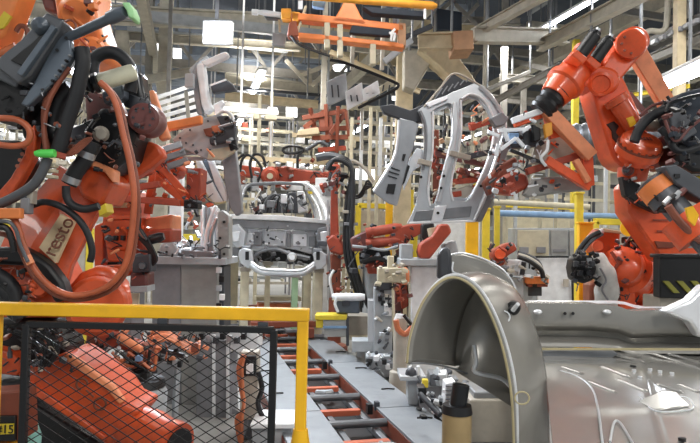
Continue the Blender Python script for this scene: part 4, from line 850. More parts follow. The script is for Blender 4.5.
# clutter of grippers behind the openings
T = thing('gripper_tool', 'red and cream gripper frame seen through the door openings of the car side', 'gripper', P(460, 190, 6.7))
for a, b, w_, m in (((426, 152), (500, 168), 7, 'purple_red'), ((430, 165), (445, 168), 6, 'red_far'), ((462, 158), (500, 150), 6, 'dark_grey'), ((452, 182), (498, 178), 9, 'red_far'), ((458, 170), (500, 186), 8, 'red_channel'), ((436, 130), (436, 206), 6, 'red_channel'), ((470, 128), (500, 118), 6, 'red_far'), ((447, 196), (478, 190), 8, 'red_far')):
    MB().bar(P(*a, 6.6), P(*b, 6.7), PX(w_, 6.6), .06).build('frame_bar', m, T, .006)
clutter(T, 426, 452, 112, 206, 6.6, 45, ['cream', 'white_paint', 'red_far', 'taupe', 'box_brown', 'dark_grey', 'black', 'purple_red'], 2, 7, 'clamp_unit')
clutter(T, 456, 494, 104, 198, 6.6, 50, ['cream', 'taupe', 'red_far', 'red_far', 'red_channel', 'dark_grey', 'black', 'purple_red', 'salmon'], 2, 8, 'clamp_unit')
MB().pp([(452, 190), (466, 186), (482, 186), (478, 198), (454, 204)], 6.6, .1).build('grip_plate', 'taupe', T, .01)
# ================================================================== right gripper
T = thing('gripper_tool', 'orange triangular gripper frame on the right robot with silver clamps', 'gripper', P(545, 190, 5.3))
def obar(a, b, w_, m='orange_right', d=5.25, th=.07, bv=.008): return MB().bar(P(*a, d), P(*b, d), th, PX(w_, d), up=(P(*b, d)-P(*a, d)).cross(FW)).build('frame_bar', m, T, bv)
obar((512, 121), (550, 108), 6, 'white_paint', 5.2)
obar((514, 125), (548, 113), 6, 'orange_right')
obar((546, 110), (591, 157), 13, 'salmon', 5.2, .1)
obar((548, 108), (556, 138), 13, 'orange_right', 5.3)
obar((586, 152), (588, 186), 11, 'orange_right', 5.25)
obar((546, 160), (590, 187), 9, 'orange_right', 5.2)
obar((526, 172), (580, 155), 7, 'red_far', 5.3)
obar((575, 160), (588, 182), 6, 'salmon', 5.15)
MB().pp([(536, 144), (566, 132), (576, 152), (560, 162), (530, 164)], 5.4, .06).build('backing_plate', 'taupe', T, .008)
MB().pp([(524, 194), (534, 178), (560, 176), (588, 186), (588, 190), (560, 193), (530, 197)], 5.35, .12).build('tool_plate', 'grey_paint', T, .02)
MB().pp([(544, 124), (552, 122), (553, 134), (546, 138)], 5.15, .05).build('yellow_tag', 'amber', T, .006)
MB().pp([(510, 128), (536, 124), (540, 134), (538, 146), (512, 148), (504, 138)], 5.3, .12).build('actuator', 'dark_grey', T, .015)
MB().pp([(532, 124), (541, 128), (541, 140), (534, 142)], 5.2, .08).build('actuator', 'black', T, .01)
for a, b, w_ in (((498, 131), (528, 129), 3.5), ((508, 141), (503, 128), 3.5), ((500, 150), (516, 138), 4), ((516, 138), (524, 147), 3.5), ((522, 132), (530, 126), 4), ((498, 144), (496, 156), 4), ((488, 132), (499, 136), 3.5)):
    MB().bar(P(*a, 5.1), P(*b, 5.1), PX(w_, 5.1), .03).build('clamp_arm', 'galv_bright', T, .004)
MB().pp([(509, 133), (519, 133), (519, 143), (510, 143)], 5.15, .05).build('clamp_body', 'blue', T, .006)
MB().pp([(498, 180), (512, 171), (528, 174), (530, 187), (514, 195), (498, 193)], 5.4, .2).build('gripper_head', 'red_far', T, .03)
MB().pp([(484, 182), (500, 164), (516, 156), (520, 166), (500, 184), (490, 196)], 5.55, .15).build('gripper_arm', 'red_channel', T, .02)
MB().bar(P(510, 150, 5.2), P(545, 164, 5.25), PX(3, 5.2)).build('rod', 'black', T)
MB().bar(P(507, 171, 5.2), P(520, 165, 5.2), PX(3, 5.2)).build('rod', 'galv_bright', T)
H([(548, 140), (547, 150), (541, 158), (546, 166)], 5.15, 1.6, 7).build('air_hose', 'white_paint', T)
MB().pp([(490, 118), (502, 112), (510, 118), (504, 125), (496, 127)], 5.7, .1).build('clamp_plate', 'galv_dark', T, .01)
clutter(T, 488, 545, 112, 196, 5.2, 60, ['red_far', 'black', 'dark_grey', 'galv_bright', 'red_channel', 'galv_dark', 'white_paint'], 2, 7)
clutter(T, 540, 588, 136, 188, 5.35, 24, ['orange_right', 'taupe', 'dark_grey', 'salmon'], 2, 6)
# ================================================================== main right robot
T = thing('handling_robot', 'bright orange robot with bent elbow holding the gripper at the upper right', 'robot', floor_at(655, 5.3))
RC = T
a0, a1 = P(545, 108, 5.15), P(596, 42, 5.3)
MB().lathe(P(540, 112, 5.2), P(558, 92, 5.2), [(0, PX(11, 5.2)), (.12, PX(13, 5.2)), (.2, PX(11.5, 5.2)), (.36, PX(13, 5.2)), (.5, PX(11.5, 5.2)), (.64, PX(13.5, 5.2)), (.8, PX(12, 5.2)), (1, PX(14, 5.2))], 26).build('bellows', 'black', T)
MB().lathe(P(553, 97, 5.2), P(590, 54, 5.3), [(0, PX(14, 5.2)), (.25, PX(17, 5.2)), (.28, PX(19.5, 5.2)), (.38, PX(19.5, 5.2)), (.4, PX(16, 5.2)), (.9, PX(15.5, 5.2)), (.93, PX(17, 5.2)), (1, PX(16, 5.2))], 30).build('wrist', 'orange_right', T)
for s, (x, y, x2, y2) in enumerate(((580, 55, 597, 32), (594, 61, 610, 38))):
    mo = MB().lathe(P(x, y, 5.08+.08*s), P(x2, y2, 5.08+.08*s), [(0, PX(6.6, 5.2)), (.85, PX(6.6, 5.2)), (.9, PX(5, 5.2)), (1, PX(4.6, 5.2))], 16).build('motor', 'black', T)
    MB().cyl(P(x2-1, y2+1.4, 5.08+.08*s), P(x2+1.8, y2-2.8, 5.08+.08*s), PX(3, 5.2), n=12).build('motor_cap', 'steel', mo)
    MB().pp([(x-9, y-1), (x-3, y-6), (x+8, y+3), (x+3, y+9)], 5.0+.08*s, .2).build('motor_flange', 'orange_right', T, .01)
for x, y in ((565, 64), (559, 71)): MB().lathe(P(x, y+8, 5.2), P(x+5, y, 5.2), [(0, PX(3, 5.2)), (1, PX(3, 5.2))], 12).build('cable_gland', 'purple_red', T)
MB().cap(P(601, 84, 5.35), P(572, 76, 5.35), PX(13, 5.3), PX(11, 5.3), .3).build('forearm_bracket', 'orange_right', T, .03)
MB().cap(P(600, 84, 5.35), P(630, 44, 5.4), PX(10.5, 5.35), PX(14, 5.4), .24).build('forearm', 'orange_right', T, .02, 3)
dc = MB().lathe(P(631, 44, 5.4), P(631, 44, 5.16), [(0, PX(15.5, 5.4)), (.9, PX(15, 5.2)), (1, PX(13.5, 5.2))], 32).build('pivot_cover', 'orange_right', T)
MB().bolts(P(631, 44, 5.17), -FW, PX(9.5, 5.2), 8, .011, .012).build('bolt_ring', 'red_channel', dc)
dc = MB().lathe(P(601, 84, 5.3), P(601, 84, 5.12), [(0, PX(12.5, 5.3)), (.75, PX(12, 5.2)), (.8, PX(9, 5.2)), (.72, PX(8, 5.2))], 30).build('elbow_cover', 'orange_right', T)
MB().cap(P(636, 52, 5.5), P(671, 112, 5.6), PX(9, 5.5), PX(7.5, 5.6), .09).build('link_rod', 'salmon', T, .012)
MB().bar(P(610, 40, 5.3), P(622, 40, 5.35), PX(2.4, 5.3)).build('cable_stub', 'red_far', T)
MB().cap(P(602, 92, 5.4), P(624, 150, 5.4), PX(17, 5.4), PX(21, 5.4), .32).build('lower_arm', 'orange_right', T, .03, 3)
MB().pp([(607, 124), (614, 121), (619, 126), (616, 132), (620, 138), (625, 146), (619, 145), (613, 138), (612, 130)], 5.22, .02).build('arm_mark', 'ink', T, .003)
MB().lathe(P(615, 98, 5.14), P(636, 130, 5.14), [(0, PX(12, 5.1)), (.16, PX(12, 5.1)), (.18, PX(9.5, 5.1)), (1, PX(9, 5.1))], 24).build('balance_cylinder', 'orange_near', T)
MB().pp([(627, 118), (633, 116), (637, 124), (631, 127)], 5.02, .02).build('yellow_label', 'yellow', T)
GA = (UP*.78 - FW*.62 + RT*.08).normalized(); GT = P(643, 139, 4.98)
gb = MB().lathe(GT-GA*.2, GT, [(0, PX(16, 5.1)), (.3, PX(17, 5.1)), (.32, PX(21.5, 5.1)), (.66, PX(21.5, 5.1)), (.7, PX(20, 5.1)), (.92, PX(19.5, 5.1)), (1, PX(17.5, 5.1))], 36).build('gearbox', 'orange_right', T)
MB().lathe(GT-GA*.075, GT-GA*.06, [(0, PX(21.9, 5.1)), (1, PX(21.9, 5.1))], 36).build('flange_ring', 'red_channel', gb)
MB().bolts(GT-GA*.068, GA, PX(20.7, 5.1), 18, .011, .02).build('bolt_ring', 'red_channel', gb)
tp = GT; ax = GA
sm = MB()
for k in range(6):
    x, y, _ = frame(ax); c = tp + ax*.004 + RT*(-.06+.024*k) ; sm.bar(c-y*.02, c+y*.02, .014, .004, up=ax)
sm.build('worn_marking', 'purple_red', gb)
MB().lathe(P(632, 178, 5.35), P(634, 162, 5.3), [(0, PX(14, 5.3)), (.8, PX(15, 5.3)), (1, PX(13, 5.3))], 26).build('lower_gear', 'orange_right', T)
MB().lathe(P(628, 170, 5.15), P(628, 170, 5.1), [(0, PX(6, 5.1)), (1, PX(5, 5.1))], 18).build('gear_cap', 'purple_red', T)
MB().pp([(661, 136), (676, 132), (682, 150), (676, 168), (662, 170)], 5.2, .25).build('gear_housing', 'purple_red', T, .03)
MB().pp([(627, 186), (634, 180), (652, 196), (676, 214), (698, 225), (720, 232), (720, 262), (664, 262), (640, 228), (629, 212)], 5.35, .3).build('base_link', 'orange_right', T, .02)
H([(638, 188), (648, 200), (662, 206), (672, 204)], 5.05, 1.4, 7).build('cable', 'black', T)
MB().pp([(622, 176), (640, 184), (654, 196), (664, 206), (660, 214), (642, 206), (626, 196)], 5.2, .1).build('cable_guard', 'black', T, .012)
MB().pp([(672, 160), (690, 168), (694, 178), (676, 174)], 5.1, .12).build('side_bracket', 'orange_right', T, .01)
MB().pp([(627, 92), (632, 92), (661, 128), (659, 131)], 5.6, .05).build('link_guard', 'purple_red', T)
for x, y in ((660, 220), (664, 231)): MB().bar(P(x-7, y, 5.33), P(x+10, y, 5.33), PX(1.2, 5.3)).build('seam', 'red_channel', T)
MB().pp([(655, 241), (682, 243), (672, 248), (658, 248)], 5.33, .03).build('pocket', 'red_channel', T, .004)
clutter(T, 622, 684, 160, 206, 5.05, 24, ['black', 'purple_red', 'orange_near', 'dark_grey', 'steel'], 2, 6, dd=.08)
# cables and dark gun at the far right
H([(634, 142), (640, 128), (652, 116), (668, 109), (690, 106), (715, 100)], 4.85, 4.8, 12).build('conduit', 'rubber', T)
H([(636, 128), (648, 116), (664, 110), (684, 106)], 4.95, 3, 10).build('conduit', 'gun_grey', T)
H([(640, 116), (652, 106), (668, 102), (676, 108), (670, 118)], 5, 1.6, 8).build('conduit', 'purple_red', T)
T = thing('weld_gun', 'black weld gun with looping cables at the right edge above the orange band', 'weld gun', P(690, 150, 4.7))
MB().pp([(672, 104), (684, 92), (720, 82), (720, 150), (700, 154), (684, 140)], 4.8, .3).build('transformer', 'navy', T, .04, 3)
MB().pp([(668, 116), (682, 106), (698, 132), (684, 142), (674, 134)], 4.7, .1).build('side_plate', 'gun_grey', T, .01)
MB().pp([(676, 142), (720, 138), (720, 172), (694, 172), (676, 162)], 4.85, .3).build('yoke', 'black', T, .03)
MB().ball(P(652, 126, 5.1), (PX(10, 5.1), .06, PX(6, 5.1))).build('cover', 'taupe', T)
H([(666, 112), (670, 104), (682, 99), (694, 96), (715, 92)], 4.65, 1.8, 8).build('cable', 'black_gloss', T)
H([(665, 120), (672, 138), (679, 140), (690, 128), (715, 108)], 4.6, 1.5, 8).build('cable', 'purple_red', T)
H([(660, 128), (668, 138), (676, 150), (690, 150), (715, 140)], 4.65, 3.5, 10).build('conduit', 'rubber', T)
for x, y in ((684, 100), (690, 104), (694, 98)): MB().cyl(P(x, y, 4.78), P(x, y, 4.74), PX(1.6, 4.7), n=10).build('bolt', 'steel', T)
MB().cyl(P(684, 130, 4.68), P(692, 124, 4.68), PX(2, 4.7), n=10).build('pin', 'steel', T)
clutter(T, 664, 700, 96, 165, 4.66, 40, ['black', 'black_gloss', 'dark_grey', 'navy', 'steel', 'purple_red'], 2, 8, dd=.08)
# dark cylinder actuator with orange bands
T = thing('balancer_cylinder', 'dark grey cylinder with two orange bands crossing the right edge', 'cylinder', P(680, 215, 4.4))
c0, c1 = P(650, 180, 4.5), P(725, 262, 4.2)
MB().lathe(c0, c1, [(0, PX(12, 4.4)), (.02, PX(17, 4.4)), (.28, PX(18, 4.4)), (.28, PX(13, 4.4)), (1, PX(13, 4.4))], 28).build('cylinder', 'gun_grey', T)
MB().lathe(c0, c1, [(.045, PX(18.6, 4.4)), (.185, PX(18.8, 4.4))], 28).build('band', 'orange_bright', T)
MB().lathe(c0, c1, [(.46, PX(24, 4.4)), (.7, PX(24.5, 4.4))], 28).build('band', 'orange_right', T)
MB().pp([(686, 208), (693, 206), (699, 215), (695, 226), (689, 220)], 4.08, .02).build('yellow_label', 'yellow', T)
MB().pp([(664, 166), (676, 164), (720, 190), (720, 206), (700, 200), (676, 184)], 4.3, .15).build('upper_bracket', 'gun_grey', T, .012)
MB().cbox(677, 176, 4.29, 5, 4, .02).build('slot', 'black', T)
for k in range(4): MB().lathe(P(664+k*5, 204-k*3, 4.25), P(670+k*5, 198-k*3, 4.25), [(0, PX(3, 4.3)), (1, PX(3, 4.3))], 12).build('fitting', ('steel', 'black', 'grey_cool', 'purple_red')[k], T)
MB().pp([(654, 194), (668, 200), (674, 214), (664, 212)], 4.35, .1).build('end_clamp', 'black', T, .01)
H([(668, 206), (680, 222), (695, 236), (715, 250)], 4.2, 4, 10).build('hose', 'hose_brown', T)
T = thing('valve_fitting', 'silver pipe fitting low at the right edge under the orange banded cylinder', 'fitting', P(688, 246, 4.6))
MB().cbox(688, 244, 4.6, 9, 8, .1).build('body', 'steel', T, .012); MB().lathe(P(683, 246, 4.55), P(696, 240, 4.55), [(0, PX(2.5, 4.5)), (1, PX(3.5, 4.5))], 12).build('spout', 'galv_bright', T)
T = thing('guard_rail', 'pale yellow and white rail end at the right edge beside the black weld gun', 'rail', P(696, 180, 4.9))
vbox(691, 725, 164, 176, 5.0, .06, 'white_panel', 'white_paint', T); vbox(690, 725, 176, 180, 4.98, .08, 'yellow_rail', 'yellow_pale', T)
# hazard box
T = thing('equipment_cabinet', 'black equipment cabinet with yellow hazard stripes at the right edge', 'cabinet', floor_at(685, 5.6))
hb = MB().pp([(660, 256), (725, 258), (725, 300), (660, 298)], 4.95, .12).build('body', 'black', T, .01)
for k in range(4): MB().pp([(663+k*14, 281), (669+k*14, 281), (680+k*14, 293), (674+k*14, 293)], 4.93, .02).build('hazard_stripe', 'hazard_green', T)
vbox(659, 725, 254, 258, 4.93, .16, 'top_edge', 'black', T); b0 = floor_at(700, 5.2); MB().box(b0+UP*.5, (.4, .3, 1.)).build('plinth', 'dark_grey', T)
vbox(660, 725, 297, 312, 5.0, .3, 'lower_panel', 'taupe', T)
# ================================================================== lower orange robot with white jacket
T = thing('welding_robot', 'orange robot with a white fabric jacket sleeve behind the metal floor body', 'robot', floor_at(625, 6.0))
MB().lathe(P(634, 276, 6.1), P(619, 264, 5.75), [(0, PX(25, 6)), (.6, PX(25, 6)), (.65, PX(20, 6)), (.9, PX(19, 6)), (1, PX(12, 6))], 32).build('shoulder', 'orange_right', T)
MB().lathe(P(640, 280, 6.2), P(634, 275, 6.05), [(0, PX(27, 6)), (1, PX(27, 6))], 34).build('shoulder_flange', 'orange_lower', T)
for a in (0, 2.1, 4.2): c = P(618.5, 263, 5.74); MB().bar(c, c+RT*.12*math.cos(a)+UP*.12*math.sin(a)+FW*.02, .02, .03).build('casting_rib', 'red_far', T, .004)
MB().pp([(620, 276), (634, 280), (638, 312), (618, 312)], 5.8, .25).build('arm', 'orange_right', T, .02)
MB().pp([(594, 238), (603, 228), (621, 232), (620, 246), (606, 258), (596, 254)], 5.9, .25).build('counterweight', 'orange_near', T, .02)
MB().pp([(602, 228), (621, 231), (622, 234), (603, 232)], 5.88, .2).build('counterweight_lid', 'beam_warm', T, .006)
MB().lathe(P(598, 246, 5.95), P(598, 246, 5.85), [(0, PX(6, 5.9)), (1, PX(5, 5.9))], 18).build('pivot', 'orange_right', T)
MB().lathe(P(599, 233, 5.8), P(603, 230, 5.8), [(0, PX(2.5, 5.8)), (.5, PX(3, 5.8)), (1, PX(2, 5.8))], 12).build('hose_fitting', 'galv_bright', T)
H([(600, 232), (590, 237), (582, 246), (577, 254), (576, 262)], 5.75, 2.6, 9).build('conduit', 'black', T)
H([(603, 234), (593, 240), (585, 249), (580, 258)], 5.78, 1.6, 8).build('conduit', 'gun_grey', T)
jk = MB()
pts = smooth([P(596, 256, 5.75), P(602, 268, 5.7), (P(607, 284, 5.72)), P(606, 300, 5.78), P(606, 318, 5.8)], 8)
jk.tube(pts, lambda t: PX(7+4.5*math.sin(min(t*1.6, 1)*PI/2), 5.75)*(1+.07*math.sin(t*23)), 20, 0)
jk.build('jacket_sleeve', 'jacket', T)
H([(600, 268), (606, 280), (602, 290), (608, 300)], 5.5, 1.1, 6).build('sleeve_fold', 'grey_mid', T)
wp = MB().pp([(574, 258), (582, 254), (593, 256), (597, 268), (594, 280), (584, 284), (574, 280), (572, 268)], 5.6, .18).build('wrist', 'black', T, .02)
for k in range(5): MB().cbox(576+k*4, 264+(k % 2)*9, 5.55, 5, 6, .05).build('wrist_fitting', ('dark_grey', 'black_gloss')[k % 2], T, .008)
MB().pp([(587, 258), (592, 258), (592, 268), (588, 268)], 5.58, .03).build('tag', 'grey_cool', T)
for k in range(6): MB().cbox(626+k*5, 240+(k % 3)*4, 5.9, 6, 7, .1).build('cable_gland', ('black', 'purple_red', 'dark_grey')[k % 3], T, .012)
for k in range(4): H([(622+k*4, 250), (630+k*5, 238+k), (642+k*3, 240), (652, 252+k*3)], 5.85, 1.5, 7).build('cable', 'black' if k % 2 else 'gun_grey', T)
MB().pp([(590, 284), (600, 280), (602, 310), (590, 310)], 6.0, .2).build('lower_bracket', 'hose_brown', T, .02)
b0 = floor_at(630, 6.2); MB().lathe(b0, P(630, 305, 6.2), [(0, .4), (.1, .4), (.12, .3), (.9, .26), (1, .3)], 26).build('base_column', 'orange_lower', T)
clutter(T, 612, 660, 236, 300, 5.75, 45, ['orange_right', 'orange_lower', 'black', 'dark_grey', 'purple_red'], 2, 6)
clutter(T, 572, 598, 252, 286, 5.55, 30, ['black', 'dark_grey', 'black_gloss'], 2, 6, dd=.06)
# yellow columns
YC = [(585, 222, 14, 6.5, 'yellow', 'amber yellow square post right of the grey control cabinets'), (579, 192, 7, 7.6, 'yellow_pale', 'tall thin pale yellow post rising beside the gripper frame'),
      (472, 218, 12, 8.2, 'yellow', 'short bright yellow post under the corner of the car body side'), (486, 208, 7, 9.2, 'yellow_pale', 'pale yellow mesh post right of the bright yellow one'),
      (497, 206, 5, 9.8, 'yellow_pale', 'second pale yellow post right of the car body side')]
for (x, y0, w_, d, m, lbl) in YC:
    b = floor_at(x, d); T = thing('guard_post', lbl, 'post', b)
    MB().bar(b, P(x, y0, d), PX(w_, d), .08, up=FW).build('post', m, T, .006); MB().box(b+UP*.015, (.25, .25, .03)).build('foot_plate', m, T, .004)
    MB().cbox(x, y0+1, d-.02, w_+2, 2, .1).build('cap', m, T, .004)
T = thing('warning_disc', 'round yellow disc sign behind the orange counterweight', 'sign', floor_at(629, 7.0))
MB().lathe(P(629, 228, 7.0), P(629, 228, 6.93), [(0, PX(8.5, 7)), (1, PX(8, 7))], 28).build('disc', 'yellow', T); MB().bar(floor_at(629, 7.04), P(629, 226, 7.04), .05).build('pole', 'yellow_pale', T)
# cabinets
T = thing('control_cabinet', 'long grey control cabinet with several doors behind the yellow post', 'cabinet', floor_at(548, 9.5))
vbox(516, 585, 228, 330, 9.6, .5, 'body', 'grey_cool', T, .012)
for x0, x1 in ((518, 549), (551, 568), (569.5, 584)): d_ = vbox(x0, x1, 230, 256, 9.57, .04, 'door', 'cream' if x0 < 540 else 'grey_paint', T, .008); 
for x in (524, 541): MB().cbox(x, 250, 9.55, 9, 6, .03).build('vent', 'grey_mid', T, .003)
vbox(553, 566, 249, 252, 9.55, .02, 'name_strip', 'grey_mid', T, .002)
vbox(538, 572, 257, 330, 9.55, .05, 'lower_door', 'white_paint', T, .008); MB().bar(P(536, 257, 9.5), P(573, 257, 9.5), PX(1.6, 9.5)).build('door_frame', 'black', T); MB().bar(P(572, 257, 9.5), P(573, 310, 9.5), PX(1.6, 9.5)).build('door_frame', 'black', T)
MB().cbox(566, 283, 9.5, 5, 8, .04).build('handle', 'taupe', T, .006)
T = thing('welding_robot', 'small red robot with thick ribbed hose in front of the grey cabinets', 'robot', floor_at(508, 8.6))
MB().pp([(492, 256), (494, 250), (506, 244), (514, 242), (518, 250), (508, 256), (504, 266), (496, 266)], 8.5, .25).build('arm', 'red_far', T, .03)
MB().lathe(P(500, 254, 8.6), P(500, 254, 8.4), [(0, PX(6, 8.5)), (1, PX(5, 8.5))], 18).build('joint', 'orange_right', T)
for k in range(3): H([(518, 253+k*2), (528, 256+k*2.2), (538, 262+k*2.5), (542, 272), (543, 278)], 8.4-.04*k, 2.4, 10).build('ribbed_hose', ('dark_grey', 'taupe', 'black')[k], T)
vbox(506, 522, 260, 276, 8.6, .2, 'box', 'white_paint', T, .012); vbox(527, 549, 277, 284, 8.4, .2, 'tray', 'orange_bright', T, .01); vbox(528, 548, 283, 287, 8.45, .2, 'tray_base', 'red_channel', T)
MB().cyl(P(515, 275, 8.5), P(515, 265, 8.5), PX(3, 8.5), n=14).build('valve', 'galv', T); MB().cyl(P(522, 275, 8.5), P(524, 262, 8.5), PX(2.5, 8.5), n=14).build('valve', 'dark_grey', T)
b0 = floor_at(518, 8.7); MB().bar(b0, P(518, 277, 8.7), .3).build('pedestal', 'grey_cool', T)
vbox(526, 542, 287, 296, 8.6, .1, 'vent_panel', 'dark_grey', T)
clutter(T, 490, 512, 242, 268, 8.42, 16, ['red_far', 'dark_grey', 'black', 'purple_red', 'galv_dark'], 2, 6)
clutter(T, 504, 548, 262, 286, 8.4, 22, ['dark_grey', 'black', 'grey_cool', 'white_paint', 'galv_dark', 'taupe'], 2, 6, kinds='bbc')
T = thing('pipe_run', 'pale blue level pipe running behind the gripper at mid height', 'pipe', P(535, 214, 10.5))
MB().cyl(P(494, 213, 10.5), P(625, 217, 10.0), PX(3.2, 10.3), n=12).build('pipe', 'blue', T); 
for x in (505, 540, 572): MB().bar(floor_at(x, 10.6), P(x, 214, 10.6), .06).build('stanchion', 'cream', T)
T = thing('pipe_run', 'cream level pipe running just above the pale blue one', 'pipe', P(535, 204, 11))
MB().cyl(P(494, 202, 11), P(590, 207, 10.6), PX(2.8, 10.8), n=12).build('pipe', 'cream', T)
for x in (498, 556): MB().bar(floor_at(x, 11.1), P(x, 204, 11), .06).build('stanchion', 'cream', T)
# ventilation duct
T = thing('ventilation_duct', 'round ribbed metal duct lying level behind the orange lower arm', 'duct', P(590, 138, 8.5))
prof = []
for k in range(31): prof += [(k/30, PX(13, 8.5) + (.03 if k % 2 else 0))]
MB().lathe(P(572, 138, 8.6), P(700, 134, 8.4), prof, 28).build('duct', 'duct', T)
for x in (590, 640): MB().bar(P(x, 136, 8.5), V(P(x, 136, 8.5).x, P(x, 136, 8.5).y, 8.6), .03).build('hanger', 'galv_dark', T)
# ================================================================== foreground floor body
T = thing('car_floor_body', 'grey bare metal car floor with wheel arch in the right foreground', 'car body', floor_at(560, 3.2))
# wheel arch: opening outline swept back and to the right
C1 = [(407, 363), (409, 342), (415, 320), (424, 300), (436, 285), (448, 278), (461, 279), (475, 289), (487, 307), (498, 333), (506, 362), (511, 392), (513, 420), (514, 455), (515, 500), (515, 560)]
R1 = smooth([P(x, y, 3.0) for x, y in C1], 4)
SWP = P(498, 332, 3.4) - P(456, 338, 3.0)
n = len(R1); AC = P(462, 380, 3.0)
def arch(u, v):
    i = u*(n-1); k = int(min(i, n-2)); p = R1[k].lerp(R1[k+1], i-k)
    return p + SWP*v + (p - AC).normalized()*(.03*math.sin(PI*min(v, .95))) - UP*(.065*v*max(0, 1-u*6))
MB().grid(arch, n-1, 10).build('wheel_arch', 'galv_arch', T)
T.children[-1].modifiers.new('solid', 'SOLIDIFY').thickness = .008
MB().tube(R1, PX(1.3, 3), 8, 0).build('arch_flange', 'sealant', T)
MB().tube([p + SWP*.05 + (p-AC).normalized()*.014 for p in R1], PX(1.6, 3), 8, 0).build('arch_lip', 'galv_bright', T)
ne = next(k for k in range(n) if k > n//2 and R1[k].z < P(510, 400, 3.0).z)
def dome(u, v):
    i = u*ne; k = int(min(i, ne-1)); p = R1[k].lerp(R1[k+1], i-k) + SWP - UP*(.065*max(0, 1-u*6*ne/(n-1)))
    low = P(452, 369, 3.38).lerp(P(512, 407, 3.25), u)
    return p.lerp(low, v) + SWP.normalized()*(.08*math.sin(v*PI))
MB().grid(dome, ne, 10).build('arch_inner_panel', 'galv_arch', T)
T.children[-1].modifiers.new('solid', 'SOLIDIFY').thickness = .006
# small pressed details
MB().lathe(P(514, 307, 3.18), P(511, 311, 3.1), [(0, PX(7, 3.1)), (.4, PX(7, 3.1)), (.5, PX(4, 3.1)), (1, PX(3, 3.1))], 18).build('weld_stud', 'black', T)
MB().lathe(P(513, 310, 3.1), P(518, 304, 3.05), [(0, PX(2.4, 3.1)), (1, PX(2, 3.1))], 12).build('stud_pin', 'galv_bright', T)
MB().tube([P(503, 317, 3.1)+ RT*.035*math.cos(a*PI/5)+UP*.03*math.sin(a*PI/5) for a in range(11)], .004, 6, 2).build('stamp_ring', 'galv_bright', T)
MB().tube([P(522, 398, 2.96)+ RT*.035*math.cos(a*PI/5)+UP*.03*math.sin(a*PI/5) for a in range(11)], .004, 6, 2).build('stamp_ring', 'sealant', T)
MB().tube([P(474, 345, 3.2), P(476, 362, 3.18), P(475, 372, 3.18), P(500, 378, 3.2), P(510, 386, 3.2)], PX(2.2, 3.2), 8).build('inner_bracket', 'galv', T)
MB().tube([P(408, 363, 3.02), P(430, 364, 3.1), P(455, 369, 3.3), P(482, 380, 3.4), P(512, 396, 3.3)], PX(.9, 3.2), 8).build('lower_seam', 'galv_dark', T)
# flap standing on top of the arch
MB().pp([(450, 255), (463, 253), (484, 259), (502, 269), (513, 283), (518, 298), (505, 304), (488, 294), (470, 284), (450, 278)], 3.5, .03).build('top_flap', 'galv_arch', T, .012, 3)
MB().tube([P(450, 255, 3.5), P(463, 253, 3.5), P(484, 259, 3.5), P(502, 269, 3.5), P(513, 283, 3.5), P(518, 298, 3.5)], PX(.9, 3.5), 8).build('flap_highlight', 'galv_bright', T)  # brighter tube laid on as the highlight of the flap's edge
MB().tube([P(453, 262, 3.49), P(453, 272, 3.47), P(466, 276, 3.46), P(486, 286, 3.45), P(504, 298, 3.44)], PX(1.2, 3.5), 8).build('flap_fold', 'galv', T)
MB().pp([(438, 256), (443, 248), (450, 247), (452, 258), (451, 276), (444, 278), (438, 280)], 3.46, .08).build('flap_hinge', 'dark_grey', T, .02)
# floor deck
TL = math.tan(math.radians(10)); DN = (UP*1 - FW*TL).normalized()
def fl(x, y): # point on the gently sloping floor pan
    r = (CR @ V((x-350)/F, -(y-221.5)/F, -1)); t = (.88 - 3.3*TL - CAM.z)/(r.z - TL*r.dot(FW)); return CAM + r*t
q00, q10 = fl(543, 351), fl(760, 346); q01, q11 = fl(561, 520), fl(860, 520)
def deck(u, v):
    p = q00.lerp(q10, u).lerp(q01.lerp(q11, u), v)
    z = .008*(1/(1+math.exp(-(v-.12)*80))) - .014*(1/(1+math.exp(-(v-.5)*60)))
    for c, w_ in ((.42, .012), (.7, .012)): z += .005*math.exp(-((u-c)/w_)**2)*(v > .05)
    return p + UP*z
MB().grid(deck, 90, 70, .012, -UP).build('floor_panel', 'galv_deck', T, ang=60)
def strip(pts, r, m, nm): MB().tube([fl(*p)+UP*.006 for p in pts], r, 8).build(nm, m, T)
strip([(560, 372), (578, 378), (592, 390), (598, 410), (602, 440), (606, 470)], .006, 'galv', 'floor_bead')
strip([(610, 443), (614, 424), (620, 424), (630, 440), (640, 460)], .006, 'galv', 'floor_bead')
strip([(640, 398), (655, 412), (690, 411), (692, 404), (684, 398), (662, 399), (648, 400)], .004, 'galv_bright', 'pressed_rim')
MB().prism([fl(638, 403), fl(662, 398)+UP*.03, fl(676, 400)+UP*.03, fl(690, 408), fl(655, 412)], UP*.012).build('pressed_boss', 'galv_deck', T, .006)
for xa, ya, xb, yb in ((560, 368, 584, 376), (586, 382, 617, 395), (599, 367, 632, 380), (615, 380, 651, 395), (656, 385, 684, 395), (677, 385, 702, 395), (646, 353, 702, 371), (611, 355, 646, 364), (664, 354, 702, 365)):
    p, q_ = fl(xa, ya), fl(xb, yb); rb = MB(); ax_ = (q_-p).normalized(); sd = DN.cross(ax_)
    rb.grid(lambda u, v: p.lerp(q_, u) + sd*(.016*math.cos(PI*v)) + DN*(.012*math.sin(PI*v)*min(1, 8*u, 8*(1-u)) + .006), 16, 10).build('streak_rib', 'galv_deck', T, ang=80)  # ribs added along the light streaks so overhead lamps draw them
for x, y in ((634, 373), (650, 372), (660, 374), (640, 380), (672, 376)): a = fl(x, y); MB().cyl(a, a+UP*.02, .012, n=10).build('floor_stud', 'galv_bright', T)
for x, y in ((682, 441), (633, 368)): a = fl(x, y); MB().cyl(a+UP*.0, a+UP*.014, .016, n=14).build('drain_hole', 'black', T)
